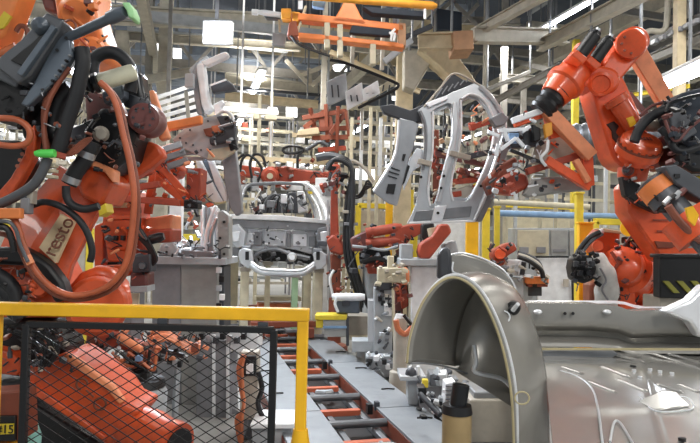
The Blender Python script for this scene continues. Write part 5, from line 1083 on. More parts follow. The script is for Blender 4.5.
# far sill
s0, s1 = [P(532, 304, 4.35), P(624, 306, 4.25)], None
top = [(528, 303, 3.95), (590, 303.5, 3.92), (618, 306, 3.9), (632, 311, 3.88), (660, 310, 3.86), (760, 311, 3.8)]
prof = [(0, 0), (-.01, 9), (-.015, 20), (-.005, 24), (.09, 27), (.1, 33), (.0, 36), (-.05, 39), (-.06, 44)]
def sill(u, v):
    i = u*(len(top)-1); k = int(min(i, len(top)-2)); t = i-k
    x = top[k][0]+(top[k+1][0]-top[k][0])*t; y = top[k][1]+(top[k+1][1]-top[k][1])*t; d = top[k][2]+(top[k+1][2]-top[k][2])*t
    j = v*(len(prof)-1); m_ = int(min(j, len(prof)-2)); s_ = j-m_
    dd = prof[m_][0]+(prof[m_+1][0]-prof[m_][0])*s_; yy = prof[m_][1]+(prof[m_+1][1]-prof[m_][1])*s_
    return P(x, y+yy, d+dd)
MB().grid(sill, 30, 18, .12).build('sill', 'galv_arch', T, .004, ang=50)
MB().grid(lambda u, v: P(528+232*u, 300.5+8*u*0+ (5 if 0 else 0) + (3+ 5*u)*0 + 3*v + (0 if u < .4 else min(1, (u-.4)*12)*6), 3.97+.14*(1-v)), 24, 3).build('sill_top', 'galv_bright', T)
T.children[-1].modifiers.new('solid', 'SOLIDIFY').thickness = .01
MB().bar(P(535, 349, 3.74), P(765, 349.5, 3.62), .012, .012).build('seam_line', 'sealant', T)
for x, y in ((538, 313), (607, 313)): MB().ball(P(x, y-1, 3.88), (.026, .026, .016)).build('sill_stud', 'galv_bright', T)
for x, y in ((565, 313.5), (573, 313.5)): MB().cyl(P(x, y, 3.95), P(x, y, 3.88), .01, n=10).build('sill_hole', 'black', T)
MB().pp([(664, 312), (690, 300), (704, 286), (730, 282), (730, 340), (700, 338), (690, 322)], 3.7, .1).build('sill_end', 'galv_bright', T, .02)
MB().pp([(532, 352), (610, 348), (618, 354), (606, 362), (534, 366)], 3.75, .02).build('gap_panel', 'galv_dark', T, .004)
# legs carrying the body (under the deck)
c = fl(620, 470); 
for x, y in ((640, 400), (720, 440)): a = fl(x, y); MB().bar(V(a.x, a.y, 0), a-UP*.02, .1).build('carrier_post', 'brown_post', T, .006)
# ================================================================== overhead structure
def ob(p0, p1, d0, d1, w_, m, name, lbl, cat, par=None, th=None, bv=.01):
    a, b = P(*p0, d0), P(*p1, d1); T = thing(name, lbl, cat, a)
    MB().bar(a, b, th or PX(w_, (d0+d1)/2)*.7, PX(w_, (d0+d1)/2)).build('bar', m, T, bv)
    c = a if a.z > b.z else b; MB().bar(c, V(c.x, c.y, max(ZC, c.z)), .025).build('hanger', 'galv_dark', T)
    return T
def ibeam(p0, p1, d0, d1, h, m, name, lbl, cat='beam'):
    a, b = P(*p0, d0), P(*p1, d1); d = (d0+d1)/2; H_ = PX(h, d); x, y, z = frame(b-a)
    T = thing(name, lbl, cat, a.lerp(b, .5))
    MB().bar(a, b, H_*.2, H_*.9).build('web', m, T)
    for s in (-1, 1): MB().bar(a+y*s*H_*.45, b+y*s*H_*.45, H_*.7, H_*.12).build('flange', m, T, .004)
    for t in (.12, .88):
        c = a.lerp(b, t)
        if c.z < ZC-.2: MB().bar(c, V(c.x, c.y, ZC), .03).build('hanger', 'galv_dark', T)
    return T
ibeam((-40, 7), (300, 24), 13, 15, 17, 'beam', 'roof_beam', 'deep pale beam across the upper left behind the bright flood lamp')
ibeam((-40, 26), (300, 47), 14.5, 16.5, 9, 'beam', 'roof_beam', 'shallower pale beam just below the deep one at the upper left')
ibeam((100, 52), (330, 72), 17, 19, 10, 'beam_blue', 'roof_beam', 'bluish grey beam below the bright flood lamp')
ibeam((225, 78), (335, 92), 17, 18, 10, 'beam', 'roof_beam', 'pale beam under the V braces in the upper middle')
ibeam((225, 96), (318, 105), 15, 15.6, 8, 'beam_warm', 'roof_beam', 'warm cream beam ending above the brick red hopper')
ibeam((230, 88), (330, 96), 16.5, 17, 3, 'dark_grey', 'cable_tray', 'thin dark cable tray between the two cream beams in the upper middle', 'cable tray')
ibeam((130, 66), (260, 88), 19, 20, 12, 'beam_blue', 'roof_beam', 'wide bluish beam behind the hanging door pillar')
ibeam((330, 52), (420, 92), 12, 12.6, 5, 'beam_warm', 'roof_beam', 'short cream beam sloping down above the triangular guard')
ibeam((418, 42), (456, 41), 9.5, 9.5, 16, 'beam_warm', 'roof_beam', 'stout cream beam left of the brown box')
ibeam((474, 35), (566, 37), 9.6, 10.2, 15, 'beam', 'roof_beam', 'stout cream beam right of the brown box')
ibeam((540, 46), (652, -12), 10.2, 7.2, 13, 'beam', 'roof_beam', 'wide cream beam rising to the top edge at the upper right')
ibeam((480, 30), (545, -6), 9.8, 8.4, 10, 'beam', 'roof_beam', 'cream beam rising to the top edge right of the dark blue box')
ibeam((600, 80), (720, 30), 12, 8.6, 9, 'beam_dark', 'roof_beam', 'grey beam rising to the right edge behind the orange link rod')
ibeam((618, 10), (700, 24), 11, 11, 7, 'beam_dark', 'roof_beam', 'thin grey beam crossing the dark roof at the upper right')
ibeam((440, 20), (520, 22), 12, 12.4, 7, 'beam_dark', 'roof_beam', 'grey beam behind the dark blue box')
ibeam((500, 78), (600, 84), 13, 13.4, 8, 'beam_dark', 'roof_beam', 'level grey beam left of the orange wrist motors')
ibeam((490, 98), (580, 108), 14, 14.4, 6, 'beam_dark', 'roof_beam', 'lower grey level beam behind the car body side arch')
ibeam((500, 58), (560, 72), 14, 13, 5, 'beam_dark', 'roof_beam', 'thin grey beam between the stout cream beam and the orange motors')
ibeam((478, 110), (560, 66), 12, 10.8, 6, 'beam_dark', 'roof_beam', 'grey sloping beam behind the orange robot wrist')
ibeam((600, 100), (690, 86), 10, 9.2, 4, 'yellow_pale', 'roof_beam', 'thin dull yellow beam behind the orange lower arm')
ibeam((600, 112), (700, 118), 13, 13, 8, 'beam_dark', 'roof_beam', 'level grey beam behind the orange link rod')
ibeam((-30, 84), (160, 100), 12, 13.5, 10, 'beam', 'roof_beam', 'pale beam behind the cream servo motor at the left')
ibeam((100, 88), (200, 70), 14, 15, 8, 'beam', 'roof_beam', 'pale sloping beam left of the hanging door pillar')
def post(x, y0, y1, w_, d, m, name, lbl, cat='post', foot=True):
    a = P(x, y0, d); b = P(x, y1, d); zb = 0 if name in ('upright_pipe', 'column', 'pipe') else b.z; a.z = max(a.z, 8.95) if name in ('pipe', 'hanger') or y0 < 40 else a.z
    o = MB().bar(V(a.x, a.y, zb), a, PX(w_, d), PX(w_, d), up=FW).build(name, m, None, .006); return tag(o, lbl, cat)
post(680, -20, 300, 9, 9.2, 'beam_warm', 'column', 'cream round edged column at the upper right crossing the strip lamp', 'column')
post(166, 30, 300, 11, 15, 'beam', 'column', 'pale steel column left of the flood lamp between two bright windows', 'column')
post(150, 32, 100, 6, 15, 'beam_dark', 'hanger', 'thin grey hanger left of the pale steel column', 'hanger')
post(405, 55, 110, 16, 11.5, 'beam_warm', 'column', 'broad beige duct column above the car quarter panel', 'duct')
post(505, 20, 130, 6, 12.5, 'beam_dark', 'column', 'grey column behind the top of the car body side', 'column')
post(487, -10, 30, 5, 12, 'beam', 'column', 'pale strut at the top edge above the stout cream beam', 'strut')
post(576, 40, 230, 6, 12, 'yellow_pale', 'column', 'thin dull yellow column left of the orange lower arm', 'column')
post(524, 70, 140, 5, 14, 'beam_dark', 'column', 'grey strut behind the silver gripper clamps', 'strut')
post(640, 60, 140, 3, 12, 'white_paint', 'pipe', 'thin white upright pipe behind the orange link rod', 'pipe')
post(622, 70, 110, 3, 12.5, 'galv_dark', 'pipe', 'thin grey upright pipe beside the orange balance cylinder', 'pipe')
o = MB().tube([P(668, -30, 9.5), P(667, 20, 9.5), P(662, 31, 9.5), P(650, 31, 9.5), P(644, 36, 9.5), P(643, 48, 9.5), P(646, 62, 9.5)], PX(3, 9.5), 10).build('bent_pipe', 'beam', None); tag(o, 'cream bent pipe just right of the orange pivot cover', 'pipe')
for (x0, x1, y0, y1, d, m, l) in ((228, 345, 26, 60, 20, 'beam_blue', 'broad pale grey filler duct under the roof behind the left end of the orange gantry'), (120, 232, 46, 84, 19.3, 'beam_blue', 'broad bluish filler duct under the roof behind the flood lamp'), (236, 330, 70, 84, 20, 'grey_cool', 'pale grey filler duct behind the V braces in the upper middle'), (-20, 130, 30, 60, 14.4, 'beam', 'broad pale filler duct behind the robot heads at the top left')):
    T = thing('ventilation_duct', l, 'duct', P((x0+x1)/2, y1, d))  # broad boxes added to bring a hazy pale grey under the roof
    MB().bar(P(x0, (y0+y1)/2-2, d), P(x1, (y0+y1)/2+3, d+1), .6, PX(y1-y0, d)).build('duct', m, T, .02)
    for k in range(4): c = P(x0, (y0+y1)/2-2, d).lerp(P(x1, (y0+y1)/2+3, d+1), .12+.25*k); MB().box(c, (.08, .66, PX(y1-y0, d)+.06)).build('flange', 'beam_dark', T)
    MB().bar(P((x0+x1)/2, y0, d), V(P((x0+x1)/2, y0, d).x, P((x0+x1)/2, y0, d).y, ZC), .04).build('hanger', 'galv_dark', T)
# V braces
for i, (a, b) in enumerate((((286, 60), (308, 84)), ((309, 68), (310, 84)), ((332, 66), (312, 86)), ((340, 60), (300, 76)))):
    ob(a, b, 16.5, 16.5, 4, 'beam', 'brace', ('pale brace slanting down to the right in the upper middle', 'short upright pale brace between the V braces', 'pale brace slanting down to the left in the upper middle', 'thin long brace crossing behind the V braces')[i], 'brace')
for i, (a, b) in enumerate((((455, 4), (478, 26)), ((478, 4), (456, 28)), ((430, 20), (460, -6)), ((520, 10), (496, 30)), ((462, 100), (530, 72)))):
    ob(a, b, 11.5, 11.5, 4, 'beam_dark', 'brace', ('grey brace falling to the right beside the dark blue box', 'grey brace falling to the left beside the dark blue box', 'grey brace rising to the top edge from the dark blue box', 'short grey brace under the rising cream beam', 'long thin brace behind the roof of the car body side')[i], 'brace')
# brown box, dark blue box
o = MB().pp([(453, 31), (473, 30), (474, 49), (454, 50)], 9.3, .5).build('junction_box', 'box_brown', None, .01); tag(o, 'brown square box on the stout cream beam', 'box')
o = MB().pp([(437, 8), (462, 12), (462, 30), (437, 30)], 10.5, .5).build('hoist_box', 'navy', None, .01); tag(o, 'dark blue hoist box above the stout cream beam', 'box')
# funnel
T = thing('hopper', 'beige funnel hanging below the stout cream beam', 'hopper', P(440, 64, 10.5)); c = P(436, 50, 10.7); MB().bar(c, V(c.x, c.y, ZC), .06).build('hanger', 'beam_dark', T)
MB().pp([(418, 48), (452, 48), (470, 72), (478, 84), (462, 88), (440, 66)], 10.5, .5).build('chute', 'beam_warm', T, .02)
MB().pp([(404, 50), (420, 50), (430, 64), (414, 90), (404, 86)], 10.8, .4).build('chute_side', 'beam', T, .02)
# orange gantry
T = thing('hoist_gantry', 'orange and amber hoist frame across the top with a humped bracket', 'gantry', P(350, 30, 8))
def gb_(pts, m, nm, th=.18): return MB().pp(pts, 8, th).build(nm, m, T, .012)
gb_([(292, 12), (345, 17), (404, 24), (404, 31), (340, 24), (292, 19)], 'orange_bright', 'top_bar')
gb_([(281, 8), (291, 8), (291, 19), (281, 18)], 'amber', 'end_block')
gb_([(292, 11), (300, 12), (298, 22), (292, 20)], 'amber', 'end_bracket')
gb_([(298, 32), (340, 36), (404, 43), (404, 48), (340, 41), (298, 38)], 'orange_bright', 'lower_bar')
gb_([(398, 22), (406, 23), (406, 46), (398, 45)], 'box_brown', 'end_plate')
gb_([(289, 22), (296, 20), (299, 36), (287, 36)], 'brick', 'corner_plate')
gb_([(330, 21), (336, 16), (343, 3), (346, -6), (353, -6), (355, 4), (361, 16), (366, 22), (366, 25)], 'orange_bright', 'hump_bracket', .22)
for (x, y0, y1) in ((340, 24, 56), (373, 43, 64), (327, 22, 48)): gb_([(x-3, y0), (x+3, y0), (x+3, y1), (x-3, y1)], 'cream', 'strut', .12)
MB().bar(P(306, 6, 8.05), P(297, 34, 8.05), PX(2.2, 8)).build('rod', 'cream', T)
gb_([(352, 25), (392, 29), (390, 36), (349, 33)], 'navy', 'motor_panel', .1)
for a, b in (((390, 34), (395, 29)), ((391, 41), (392, 34)), ((394, 41), (395, 33)), ((389, 33), (394, 33))): MB().bar(P(*a, 7.85), P(*b, 7.85), PX(2, 7.9)).build('tag_wire', 'white_paint', T)
H([(291, 36), (298, 44), (312, 50), (330, 56)], 7.95, 1.4, 7).build('cable', 'black', T)
for x in (300, 396): MB().bar(P(x, 10 if x < 350 else 24, 8.2), V(P(x, 10, 8.2).x, P(x, 10, 8.2).y, ZC), .06).build('hanger', 'galv_dark', T)
T = thing('hoist_rail', 'amber rail with a rounded end along the top edge', 'rail', P(390, 4, 7.6))
MB().lathe(P(283, -6, 7.6), P(437, 6, 7.6), [(0, PX(4, 7.6)), (.97, PX(4, 7.6)), (1, PX(2, 7.6))], 14).build('rail', 'amber', T)
MB().pp([(362, 6), (424, 11), (426, 17), (372, 13)], 7.9, .15).build('rail_motor', 'navy', T, .01)
MB().bar(P(425, 8, 7.6), P(425, 19, 7.6), PX(2, 7.6)).build('stop_pin', 'white_paint', T)
MB().pp([(313, -4), (326, -3), (324, 8), (312, 6)], 7.7, .1).build('clamp', 'blue', T, .01)
for x in (300, 420): MB().bar(P(x, 0, 7.7), V(P(x, 0, 7.7).x, P(x, 0, 7.7).y, ZC), .05).build('hanger', 'galv_dark', T)
T = thing('air_cylinder', 'white and grey air cylinder left of the amber hoist block', 'cylinder', P(265, 14, 8.2))
MB().lathe(P(252, 12, 8.2), P(258, 12.5, 8.2), [(0, PX(3, 8.2)), (1, PX(3, 8.2))], 14).build('end_cap', 'white_paint', T)
MB().lathe(P(258, 12, 8.2), P(281, 15, 8.2), [(0, PX(2, 8.2)), (.3, PX(3, 8.2)), (1, PX(2.6, 8.2))], 14).build('barrel', 'galv_bright', T)
MB().pp([(263, 14), (280, 13), (280, 19), (266, 18)], 8.25, .1).build('bracket', 'gun_grey', T, .01)
MB().bar(P(279, 20, 8.2), P(280, 32, 8.2), PX(2, 8.2)).build('rod', 'cream', T)
MB().pp([(272, 32), (286, 34), (284, 46), (272, 44)], 8.3, .1).build('mount', 'grey_cool', T, .01)
# small yellow spring balancer with arm under gantry
ob((384, 62), (412, 40), 9, 9, 6, 'grey_cool', 'swing_arm', 'pale grey swing arm below the right end of the orange gantry', 'arm')
ob((404, 38), (432, 26), 9.2, 9.2, 5, 'dark_grey', 'swing_arm', 'dark swing arm between the orange gantry and the brown box', 'arm')
# triangular guard
T = thing('triangle_guard', 'hanging guard with black V shaped edge and slotted grey panels', 'guard', P(365, 88, 9))
MB().tube([P(330, 60, 9), P(345, 63, 9), P(372, 73, 9), P(396, 83, 9), P(398, 86, 9), P(394, 90, 9), P(372, 101, 9), P(358, 108, 9)], PX(1.6, 9), 8, 3).build('edge_rail', 'black', T)
for (x0, x1, y0, y1, m) in ((326, 344, 72, 106, 'grey_cool'), (345, 360, 82, 110, 'white_paint'), (361, 376, 80, 102, 'white_paint'), (377, 390, 78, 94, 'cream')):
    pn = MB().pp([(x0, y0+10), (x1+2, y0), (x1+4, y1-9), (x0+2, y1)], 9.2+.1*(x0 % 3), .06).build('slotted_panel', m, T, .01)
    for k in range(2): MB().pp([(x0+5+k*6, y0+13), (x0+6.5+k*6, y0+13), (x0+7.5+k*6, y1-9), (x0+6+k*6, y1-9)], 9.15+.1*(x0 % 3), .03).build('slot', 'dark_grey', pn)
for x in (352, 382): MB().bar(P(x, 70, 9.1), V(P(x, 70, 9.1).x, P(x, 70, 9.1).y, ZC), .05).build('hanger', 'beam', T)
MB().bar(P(362, 108, 9.2), P(362, 150, 9.2), PX(2, 9)).build('drop_rod', 'taupe', T)
# brick red hopper
T = thing('tool_cradle', 'brick red tool cradle in the middle distance under the guard', 'cradle', P(323, 130, 13))
for a, b, w_ in (((302, 118), (346, 111), 5), ((304, 130), (348, 128), 6), ((312, 138), (348, 137), 4), ((310, 108), (316, 134), 5), ((326, 104), (328, 142), 6), ((338, 106), (336, 166), 6), ((346, 110), (349, 136), 4), ((304, 128), (326, 110), 3), ((330, 134), (346, 112), 3), ((318, 150), (346, 148), 3)):
    MB().bar(P(*a, 13), P(*b, 13.2), PX(w_*.6, 13), .1).build('bar', random.choice(('brick', 'red_far', 'red_channel', 'brick')), T, .01)
MB().pp([(318, 118), (332, 116), (334, 128), (320, 130)], 13.1, .2).build('body', 'brick', T, .02)
MB().pp([(298, 130), (318, 127), (320, 134), (296, 136)], 12.8, .2).build('lamp_tray', 'beam_warm', T, .02)
MB().bar(P(323, 110, 13.2), V(P(323, 110, 13.2).x, P(323, 110, 13.2).y, ZC), .1).build('hanger', 'beam', T)
# white roller slats
T = thing('overhead_conveyor', 'bright white slatted conveyor sloping up beside the hanging door pillar', 'conveyor', P(170, 100, 9))
for k in range(6):
    a, b = P(138-k*2, 104+k*7, 9.2), P(196+k*1, 84+k*7.2, 10.4); MB().bar(a, b, PX(5, 9.5), PX(3.6, 9.5)).build('slat', 'white_paint' if k % 3 else 'galv_bright', T, .004)
for x, y in ((150, 104), (186, 92)): MB().bar(P(x, y, 9.7), P(x+4, y+42, 9.7), PX(4, 9.5), .06).build('cross_rail', 'beam', T, .004)
MB().bar(P(168, 98, 9.8), V(P(168, 98, 9.8).x, P(168, 98, 9.8).y, ZC), .06).build('hanger', 'beam_dark', T)
T = thing('overhead_conveyor', 'dark belt conveyor with pale parts high at the right edge', 'conveyor', P(675, 40, 9.5))
MB().bar(P(648, 46, 10.5), P(720, 12, 8.6), .3, PX(8, 9.6)).build('belt', 'black', T, .01)
for k in range(6): MB().cbox(655+k*8, 42-k*4, 9.6-k*.15, 5, 5, .15).build('part', 'grey_mid' if k % 2 else 'galv_dark', T, .012)
MB().bar(P(690, 36, 9.4), V(P(690, 36, 9.4).x, P(690, 36, 9.4).y, ZC), .06).build('hanger', 'beam_dark', T)
# ================================================================== lamps
T = thing('flood_lamp', 'dazzling square flood lamp high at the upper left', 'lamp', P(218, 33, 8.5))
MB().cbox(218, 33, 8.5, 30, 24, .1).build('housing', 'white_paint', T, .02); MB().cbox(218, 33, 8.4, 26, 20, .03).build('lens', 'lamp', T, .01)
a = P(218, 22, 8.6); MB().bar(a-FW*.08, V(a.x, a.y, ZC+.02)-FW*.08, .05).build('bracket', 'galv_dark', T)
p = P(218, 36, 8.2); L_ = area('flood_light', p, .5, .5, 320, col=(.82, .9, 1)); L_.rotation_euler = (-FW + UP*-.6).to_track_quat('-Z', 'Y').to_euler()
T = thing('strip_lamp', 'bright bluish white strip lamp at the right edge beside the cream column', 'lamp', P(684, 76, 8))
MB().bar(P(664, 85, 8.6), P(722, 60, 7.4), .16, .1).build('tube', 'lamp', T, .02); MB().bar(P(664, 80, 8.6), P(722, 53, 7.4), .3, .05).build('reflector', 'white_paint', T, .01)
a = P(690, 70, 8); MB().bar(a, V(a.x, a.y, ZC), .03).build('hanger', 'galv_dark', T)
# rows of fluorescent strip lamps under the roof, parallel to the conveyor
def strip_lamp(X, Y, Z, label):
    T = thing('fluorescent_lamp', label, 'lamp', (X, Y, Z), 'fluorescent strip lamps under the roof')
    MB().box((X, Y, Z+.05), (.24, 2.6, .06)).build('reflector', 'white_paint', T, .01)
    MB().box((X, Y, Z), (.12, 2.5, .04)).build('tube', 'tube_light', T, .01)
    MB().bar(V(X, Y, Z+.08), V(X, Y, ZC), .03).build('hanger', 'galv_dark', T)
    return T
LAMPX = {-7.5: 'far left', -3.0: 'second', 1.6: 'third', 6.0: 'fourth', 10.5: 'fifth', 15.5: 'right hand'}
for X in LAMPX:
    for j, Y in enumerate((-2, 5.5, 11, 16.5, 22, 27.5, 33)):
        L_ = area('strip_fill_light', (X, Y, 5.55), .5, 2.6, ((140 if X < 0 else 220) if Y < 0 else (70 if X < 0 else 120)) if Y < 6 else 160)  # near and right-hand rows are added fill with no lamp fixture
        if X < 3 and Y > 4:
            u_ = area('roof_fill', (X, Y, 5.95), .5, 2.6, 120); u_.rotation_euler = (PI, 0, 0)  # upward fill added to lighten the left and middle of the roof
        if Y > 10 and not (X > 1 and Y < 12) and not (X > 5 and Y < 20): strip_lamp(X, Y, 5.7, 'white fluorescent strip lamp hanging under the roof in a row along the hall')
# lamps added unseen behind the wide cream beam to streak the metal floor body
a, b = P(540, 46, 10.2), P(652, -12, 7.2)
for k in range(4):
    c = a.lerp(b, .12+.26*k) + FW*1.2 + UP*.44; dv = (b-a).normalized()*.5
    T = thing('fluorescent_lamp', 'white fluorescent strip lamp added out of sight behind the wide cream beam at the upper right', 'lamp', c, 'strip lamps behind the wide cream beam')
    MB().bar(c-dv, c+dv, .05, .03).build('tube', 'tube_light', T, .008); MB().bar(c-dv+UP*.04, c+dv+UP*.04, .12, .04).build('reflector', 'white_paint', T, .008); MB().bar(c+UP*.06, V(c.x, c.y, ZC), .02).build('hanger', 'galv_dark', T)
# glazing high on the back wall
for k, x in enumerate((150, 177, 343, 364, 380, 430, 520)):
    pass
T = None
wn = 1
for X in (-9, -4.5, 0, 4.5, 9, 13.5):
    o = MB().box((X, YB-.03, 6.6), (3.2, .06, 1.0)).build('window_%d' % wn, 'window_light'); struct(o); wn += 1
for (x0, x1, y0, y1, d) in ((149, 158, 37, 57, 17), (173, 181, 48, 58, 17), (332, 347, 64, 71, 19), (354, 362, 66, 73, 19), (268, 277, 107, 114, 17.6), (286, 297, 107, 117, 17.6), (392, 402, 96, 100, 22)):
    m = MB().pp([(x0, y0), (x1, y0+.5), (x1, y1), (x0, y1)], d, .06); a = P((x0+x1)/2, y0+1, d+.2); T = thing('light_panel', '', 'light panel', a)
    m.build('panel', 'window_light', T); MB().bar(a, V(a.x, a.y, ZC), .03).build('hanger', 'galv_dark', T)
    tag(T, {149: 'white lit panel left of the pale steel column', 173: 'smaller white lit panel right of the pale steel column', 332: 'wide white lit panel above the slotted guard', 354: 'narrow white lit panel above the slotted guard', 268: 'small white lit panel under the warm cream beam', 286: 'white lit panel near the brick red cradle', 392: 'tiny white lit strip behind the beige duct column'}[x0], 'light panel')
# ================================================================== roof trusses across the hall
def truss(Y, z0, z1, label):
    T = thing('roof_truss', label, 'truss', (3, Y, z0)); mb = MB()
    for nm, z in (('bottom_chord', z0), ('top_chord', z1)): MB().bar(V(XL+.2, Y, z), V(XR-.2, Y, z), .16, .22).build(nm, 'beam_dark', T)
    k = 0; x = XL+1
    while x < XR-2: mb.bar(V(x, Y, z0), V(x+1, Y, z1), .09); mb.bar(V(x+1, Y, z1), V(x+2, Y, z0), .09); x += 2
    mb.build('lattice', 'beam_dark', T)
for Y, l in ((17.5, 'nearest grey roof truss crossing the whole hall'), (22.5, 'second grey roof truss crossing the hall'), (28, 'third grey roof truss crossing the hall'), (34, 'farthest grey roof truss crossing the hall')): truss(Y, 6.3, 7.6, l)
for X, l in ((-6, 'long pale rail under the roof running down the hall at the left'), (-1, 'long pale rail under the roof above the flood lamp side'), (4.2, 'long pale rail under the roof down the middle'), (8.2, 'long pale rail under the roof right of the middle'), (12.6, 'long pale rail under the roof at the far right')):
    o = MB().bar(V(X, 9, 6.05), V(X, 40, 6.05), .18, .26).build('ceiling_rail', 'beam', None); tag(o, l, 'rail')
# ================================================================== distant floor clutter
def rack(x, d, w_, z0, z1, lbl, frame_m='cream', dens=.75):
    b = floor_at(x, d); T = thing('tooling_rack', lbl, 'rack', b); hw = PX(w_, d)/2
    for sx in (-1, -.33, .33, 1):
        for sy in (0, .7): a = b + VX*sx*hw + VY*sy; MB().bar(a, a+UP*z1, .045).build('upright', random.choice((frame_m, 'grey_mid', 'beam', 'taupe', 'dark_grey')), T)
    nsh = max(4, int((z1-.3)/.34))
    for k in range(nsh):
        z = .35 + k*(z1-.4)/(nsh-1)
        MB().bar(b-VX*hw+UP*z, b+VX*hw+UP*z, .05, .07).build('rail', random.choice((frame_m, 'beam', 'grey_mid', 'taupe')), T)
        MB().bar(b-VX*hw+UP*(z+.1)+VY*.7, b+VX*hw+UP*(z+.1)+VY*.7, .05, .09).build('rail', random.choice((frame_m, 'grey_cool', 'dark_grey')), T)
        n = int(hw*2/.24)
        for i in range(n):
            if random.random() < dens and k < nsh-1:
                h_ = random.uniform(.05, .2); x_ = -hw+.15+i*(hw*2-.3)/max(n-1, 1)
                m = random.choice(('cream', 'white_paint', 'dark_grey', 'taupe', 'grey_cool', 'grey_mid', 'black', 'dark_grey', 'grey_mid', 'beam_warm', 'yellow_pale' if random.random() < .3 else 'cream', 'red_far' if random.random() < .4 else 'white_paint'))
                MB().box(b+VX*x_+VY*random.uniform(0, .5)+UP*(z+.03+h_/2), (random.uniform(.05, .22), .3, h_)).build('unit', m, T, .01)
    return T
racks = [(258, 17, 62, 5.0, 'tall pale machine frame behind the left half of the van'), (318, 19, 50, 5.2, 'tall pale machine frame behind the brick red cradle'), (366, 15.5, 46, 5.0, 'tall pale machine frame behind the black cable bundle'),
         (412, 18, 50, 5.4, 'tall pale machine frame behind the car quarter panel'), (462, 16, 46, 5.0, 'tall pale machine frame behind the door openings'), (520, 15, 60, 4.2, 'pale machine frame behind the gripper and blue pipe'),
         (585, 14, 52, 4.2, 'pale machine frame behind the round duct'), (650, 14, 60, 4.4, 'pale machine frame behind the orange gearbox'), (118, 14, 50, 4.6, 'pale machine frame behind the orange truss robot'),
         (200, 16, 50, 4.8, 'pale machine frame behind the clamp plate tool'), (40, 13, 70, 4.6, 'pale machine frame behind the large labelled robot'), (160, 20, 60, 5.6, 'far machine frame behind the tall white post')]
for r in racks: rack(r[0], r[1], r[2], 0, r[3], r[4], dens=.5)
def screen(x, d, w_, z1, m, lbl):
    b = floor_at(x, d); hw = PX(w_, d)/2; T = thing('machine_guard', lbl, 'guard panel', b)
    MB().box(b+UP*(z1/2), (hw*2, .06, z1-.2)).build('panel', m, T, .005)
    for s in (-1, 1): MB().bar(b+VX*s*hw, b+VX*s*hw+UP*z1, .1).build('post', 'yellow_pale' if m != 'white_paint' else 'grey_cool', T, .005)
    MB().bar(b-VX*hw+UP*z1, b+VX*hw+UP*z1, .1).build('rail', 'yellow_pale' if m != 'white_paint' else 'grey_cool', T, .005)
screen(385, 12.5, 60, 2.3, 'taupe', 'taupe guard panel with yellow posts behind the level red forearm')
screen(110, 11, 60, 1.9, 'white_paint', 'white guard panel behind the orange truss robot')
screen(455, 12, 60, 2.2, 'white_paint', 'white guard panel behind the white pedestal')
screen(540, 13, 90, 2.4, 'cream', 'cream guard panel behind the blue pipe')
screen(620, 10, 60, 2.0, 'taupe', 'taupe guard panel behind the white jacket robot')
screen(40, 9, 90, 1.7, 'taupe', 'taupe guard panel behind the large labelled robot')
screen(195, 9.5, 50, 1.6, 'grey_cool', 'grey guard panel behind the clamping station')
# upright pipes in the middle distance
for i, (x, y0, y1, d, m) in enumerate(((352, 118, 260, 12.5, 'cream'), (362, 112, 250, 12.8, 'galv'), (371, 108, 250, 12.2, 'cream'), (381, 118, 262, 12.6, 'galv'), (390, 168, 262, 12.0, 'yellow'), (399, 176, 262, 12.1, 'yellow_pale'), (412, 190, 250, 11.6, 'yellow_pale'), (272, 92, 165, 13.5, 'cream'), (260, 96, 170, 13.8, 'cream'), (346, 165, 300, 10.5, 'cream'), (377, 176, 240, 11.2, 'cream'), (516, 170, 240, 12, 'galv'), (556, 190, 236, 11.5, 'galv'), (606, 150, 240, 11, 'galv'))):
    post(x, y0, y1, 3.4 if m != 'yellow' else 7, d, m, 'upright_pipe', ('first slim cream pipe right of the brick red cradle', 'slim grey pipe second right of the brick red cradle', 'third slim pipe, cream, right of the brick red cradle', 'slim grey pipe just left of the car quarter panel', 'bright yellow upright behind the black cable bundle', 'pale yellow upright right of the bright yellow one, under the quarter panel', 'pale yellow upright below the left end of the car sill', 'slim cream rod above the red arm behind the van', 'leftmost slim cream rod above the van', 'cream pipe tight behind the black cable bundle', 'cream pipe left of the bright yellow upright', 'grey pipe behind the pale yellow posts', 'grey pipe behind the orange gripper tip', 'grey pipe right of the tall thin yellow post')[i], 'pipe')
# pipes, rails and ducts crowded under the roof
random.seed(21)
BOX = []
def note(o_list):
    for o in o_list:
        vs = [OFF[o.name]+v.co for v in o.data.vertices]; BOX.append((Vector([min(v[i] for v in vs) for i in range(3)]), Vector([max(v[i] for v in vs) for i in range(3)])))
note([o for o in COL.objects if o.type == 'MESH' and (lambda n: any(k in n for k in ('duct', 'chord', 'web', 'panel', 'rail', 'tube', 'column', 'pipe', 'belt', 'slat', 'upright', 'brace', 'lens', 'hanger', 'bar', 'post', 'flange')))(o.name)])
RK = [(OFF[o.name]+V(-2.2, -.2, 0), OFF[o.name]+V(2.2, 1.0, 5.6)) for o in COL.objects if o.name.startswith('tooling_rack')]
BOX += RK
def free(c, h, mg=.12):
    lo, hi = c-h-V(mg, mg, mg), c+h+V(mg, mg, mg)
    if any(all(lo[i] < b[i] and hi[i] > a[i] for i in range(3)) for a, b in BOX): return False
    BOX.append((c-h, c+h)); return True
def spot(f, tries=60):
    for _ in range(tries):
        c, h = f()
        if free(c, h): return c, h
    return None
U = random.uniform
def hung(name, c, h, m, l, cat, g):
    T = thing(name, l, cat, c, g); MB().box(c, h*2).build('bar', m, T, .004)
    for t in (-.8, .8): p = c + (VX*h.x if h.x > h.y else VY*h.y)*t; MB().bar(p, V(p.x, p.y, ZC), .02).build('hanger', 'galv_dark', T)
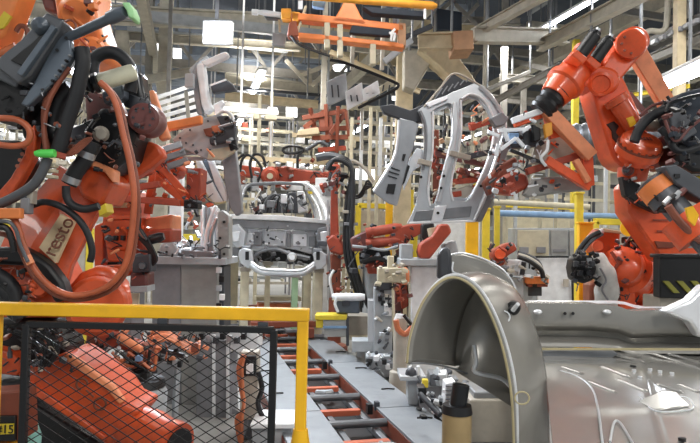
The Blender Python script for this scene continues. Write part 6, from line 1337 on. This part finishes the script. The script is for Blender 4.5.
def spot2(x, y, z, hx, hy, hz):
    for _ in range(150):
        c = V(U(*x), U(*y), U(*z)); h = V(U(*hx), U(*hy), U(*hz))
        if free(V(c.x, c.y, (c.z-h.z+ZC)/2), V(h.x, h.y, (ZC-c.z+h.z)/2), .06): return c, h
for k in range(38):
    r = spot2((-6, 7), (12, 31), (4.9, 8.6), (1.2, 3.2), (.06, .06), (.04, .15))
    if r: hung('roof_rail', r[0], r[1], random.choice(('beam', 'beam_blue', 'beam', 'beam_warm', 'grey_cool')), 'pale level rail among the crowded rails under the roof, left of the dark roof area', 'rail', 'level rails under the roof')
for k in range(18):
    r = spot2((7, 17), (12, 26), (5, 8.4), (1.2, 3.2), (.06, .06), (.04, .13))
    if r: hung('roof_rail', r[0], r[1], random.choice(('beam_dark', 'beam', 'grey_mid')), 'grey level rail behind the bright orange robot, under the dark roof', 'rail', 'grey rails under the dark roof')
for k in range(20):
    r = spot2((-7, 12), (13, 26), (4.9, 8.4), (.04, .1), (1.5, 4), (.06, .06))
    if r: hung('roof_pipe', r[0], r[1], random.choice(('beam', 'beam_warm', 'grey_cool', 'beam_dark')), 'long thin pipe running away under the roof, along the hall', 'pipe', 'pipes running along the hall under the roof')
for k in range(34):
    r = spot2((-5, 9), (12.5, 26), (2.6, 4.9), (.7, 1.5), (.12, .12), (.2, .2))
    if not r: continue
    c, h = r; X, Y, z = c; w_ = h.x*2
    T = thing('conveyor_rail', 'pale overhead conveyor rail with small carriers in the middle distance', 'conveyor rail', c, 'overhead conveyor rails in the middle distance')
    MB().bar(V(X-w_/2, Y, z), V(X+w_/2, Y, z), .08, .1).build('rail', random.choice(('cream', 'white_paint', 'grey_cool', 'beam_warm')), T)
    for i in range(int(w_/.3)):
        MB().box((X-w_/2+.18+i*.3, Y, z-.12), (U(.1, .24), .18, U(.06, .2))).build('carrier', random.choice(('white_paint', 'cream', 'grey_cool', 'dark_grey', 'galv_bright')), T, .01)
    MB().bar(V(X, Y, z), V(X, Y, ZC), .04).build('hanger', random.choice(('cream', 'grey_cool', 'white_paint')), T)
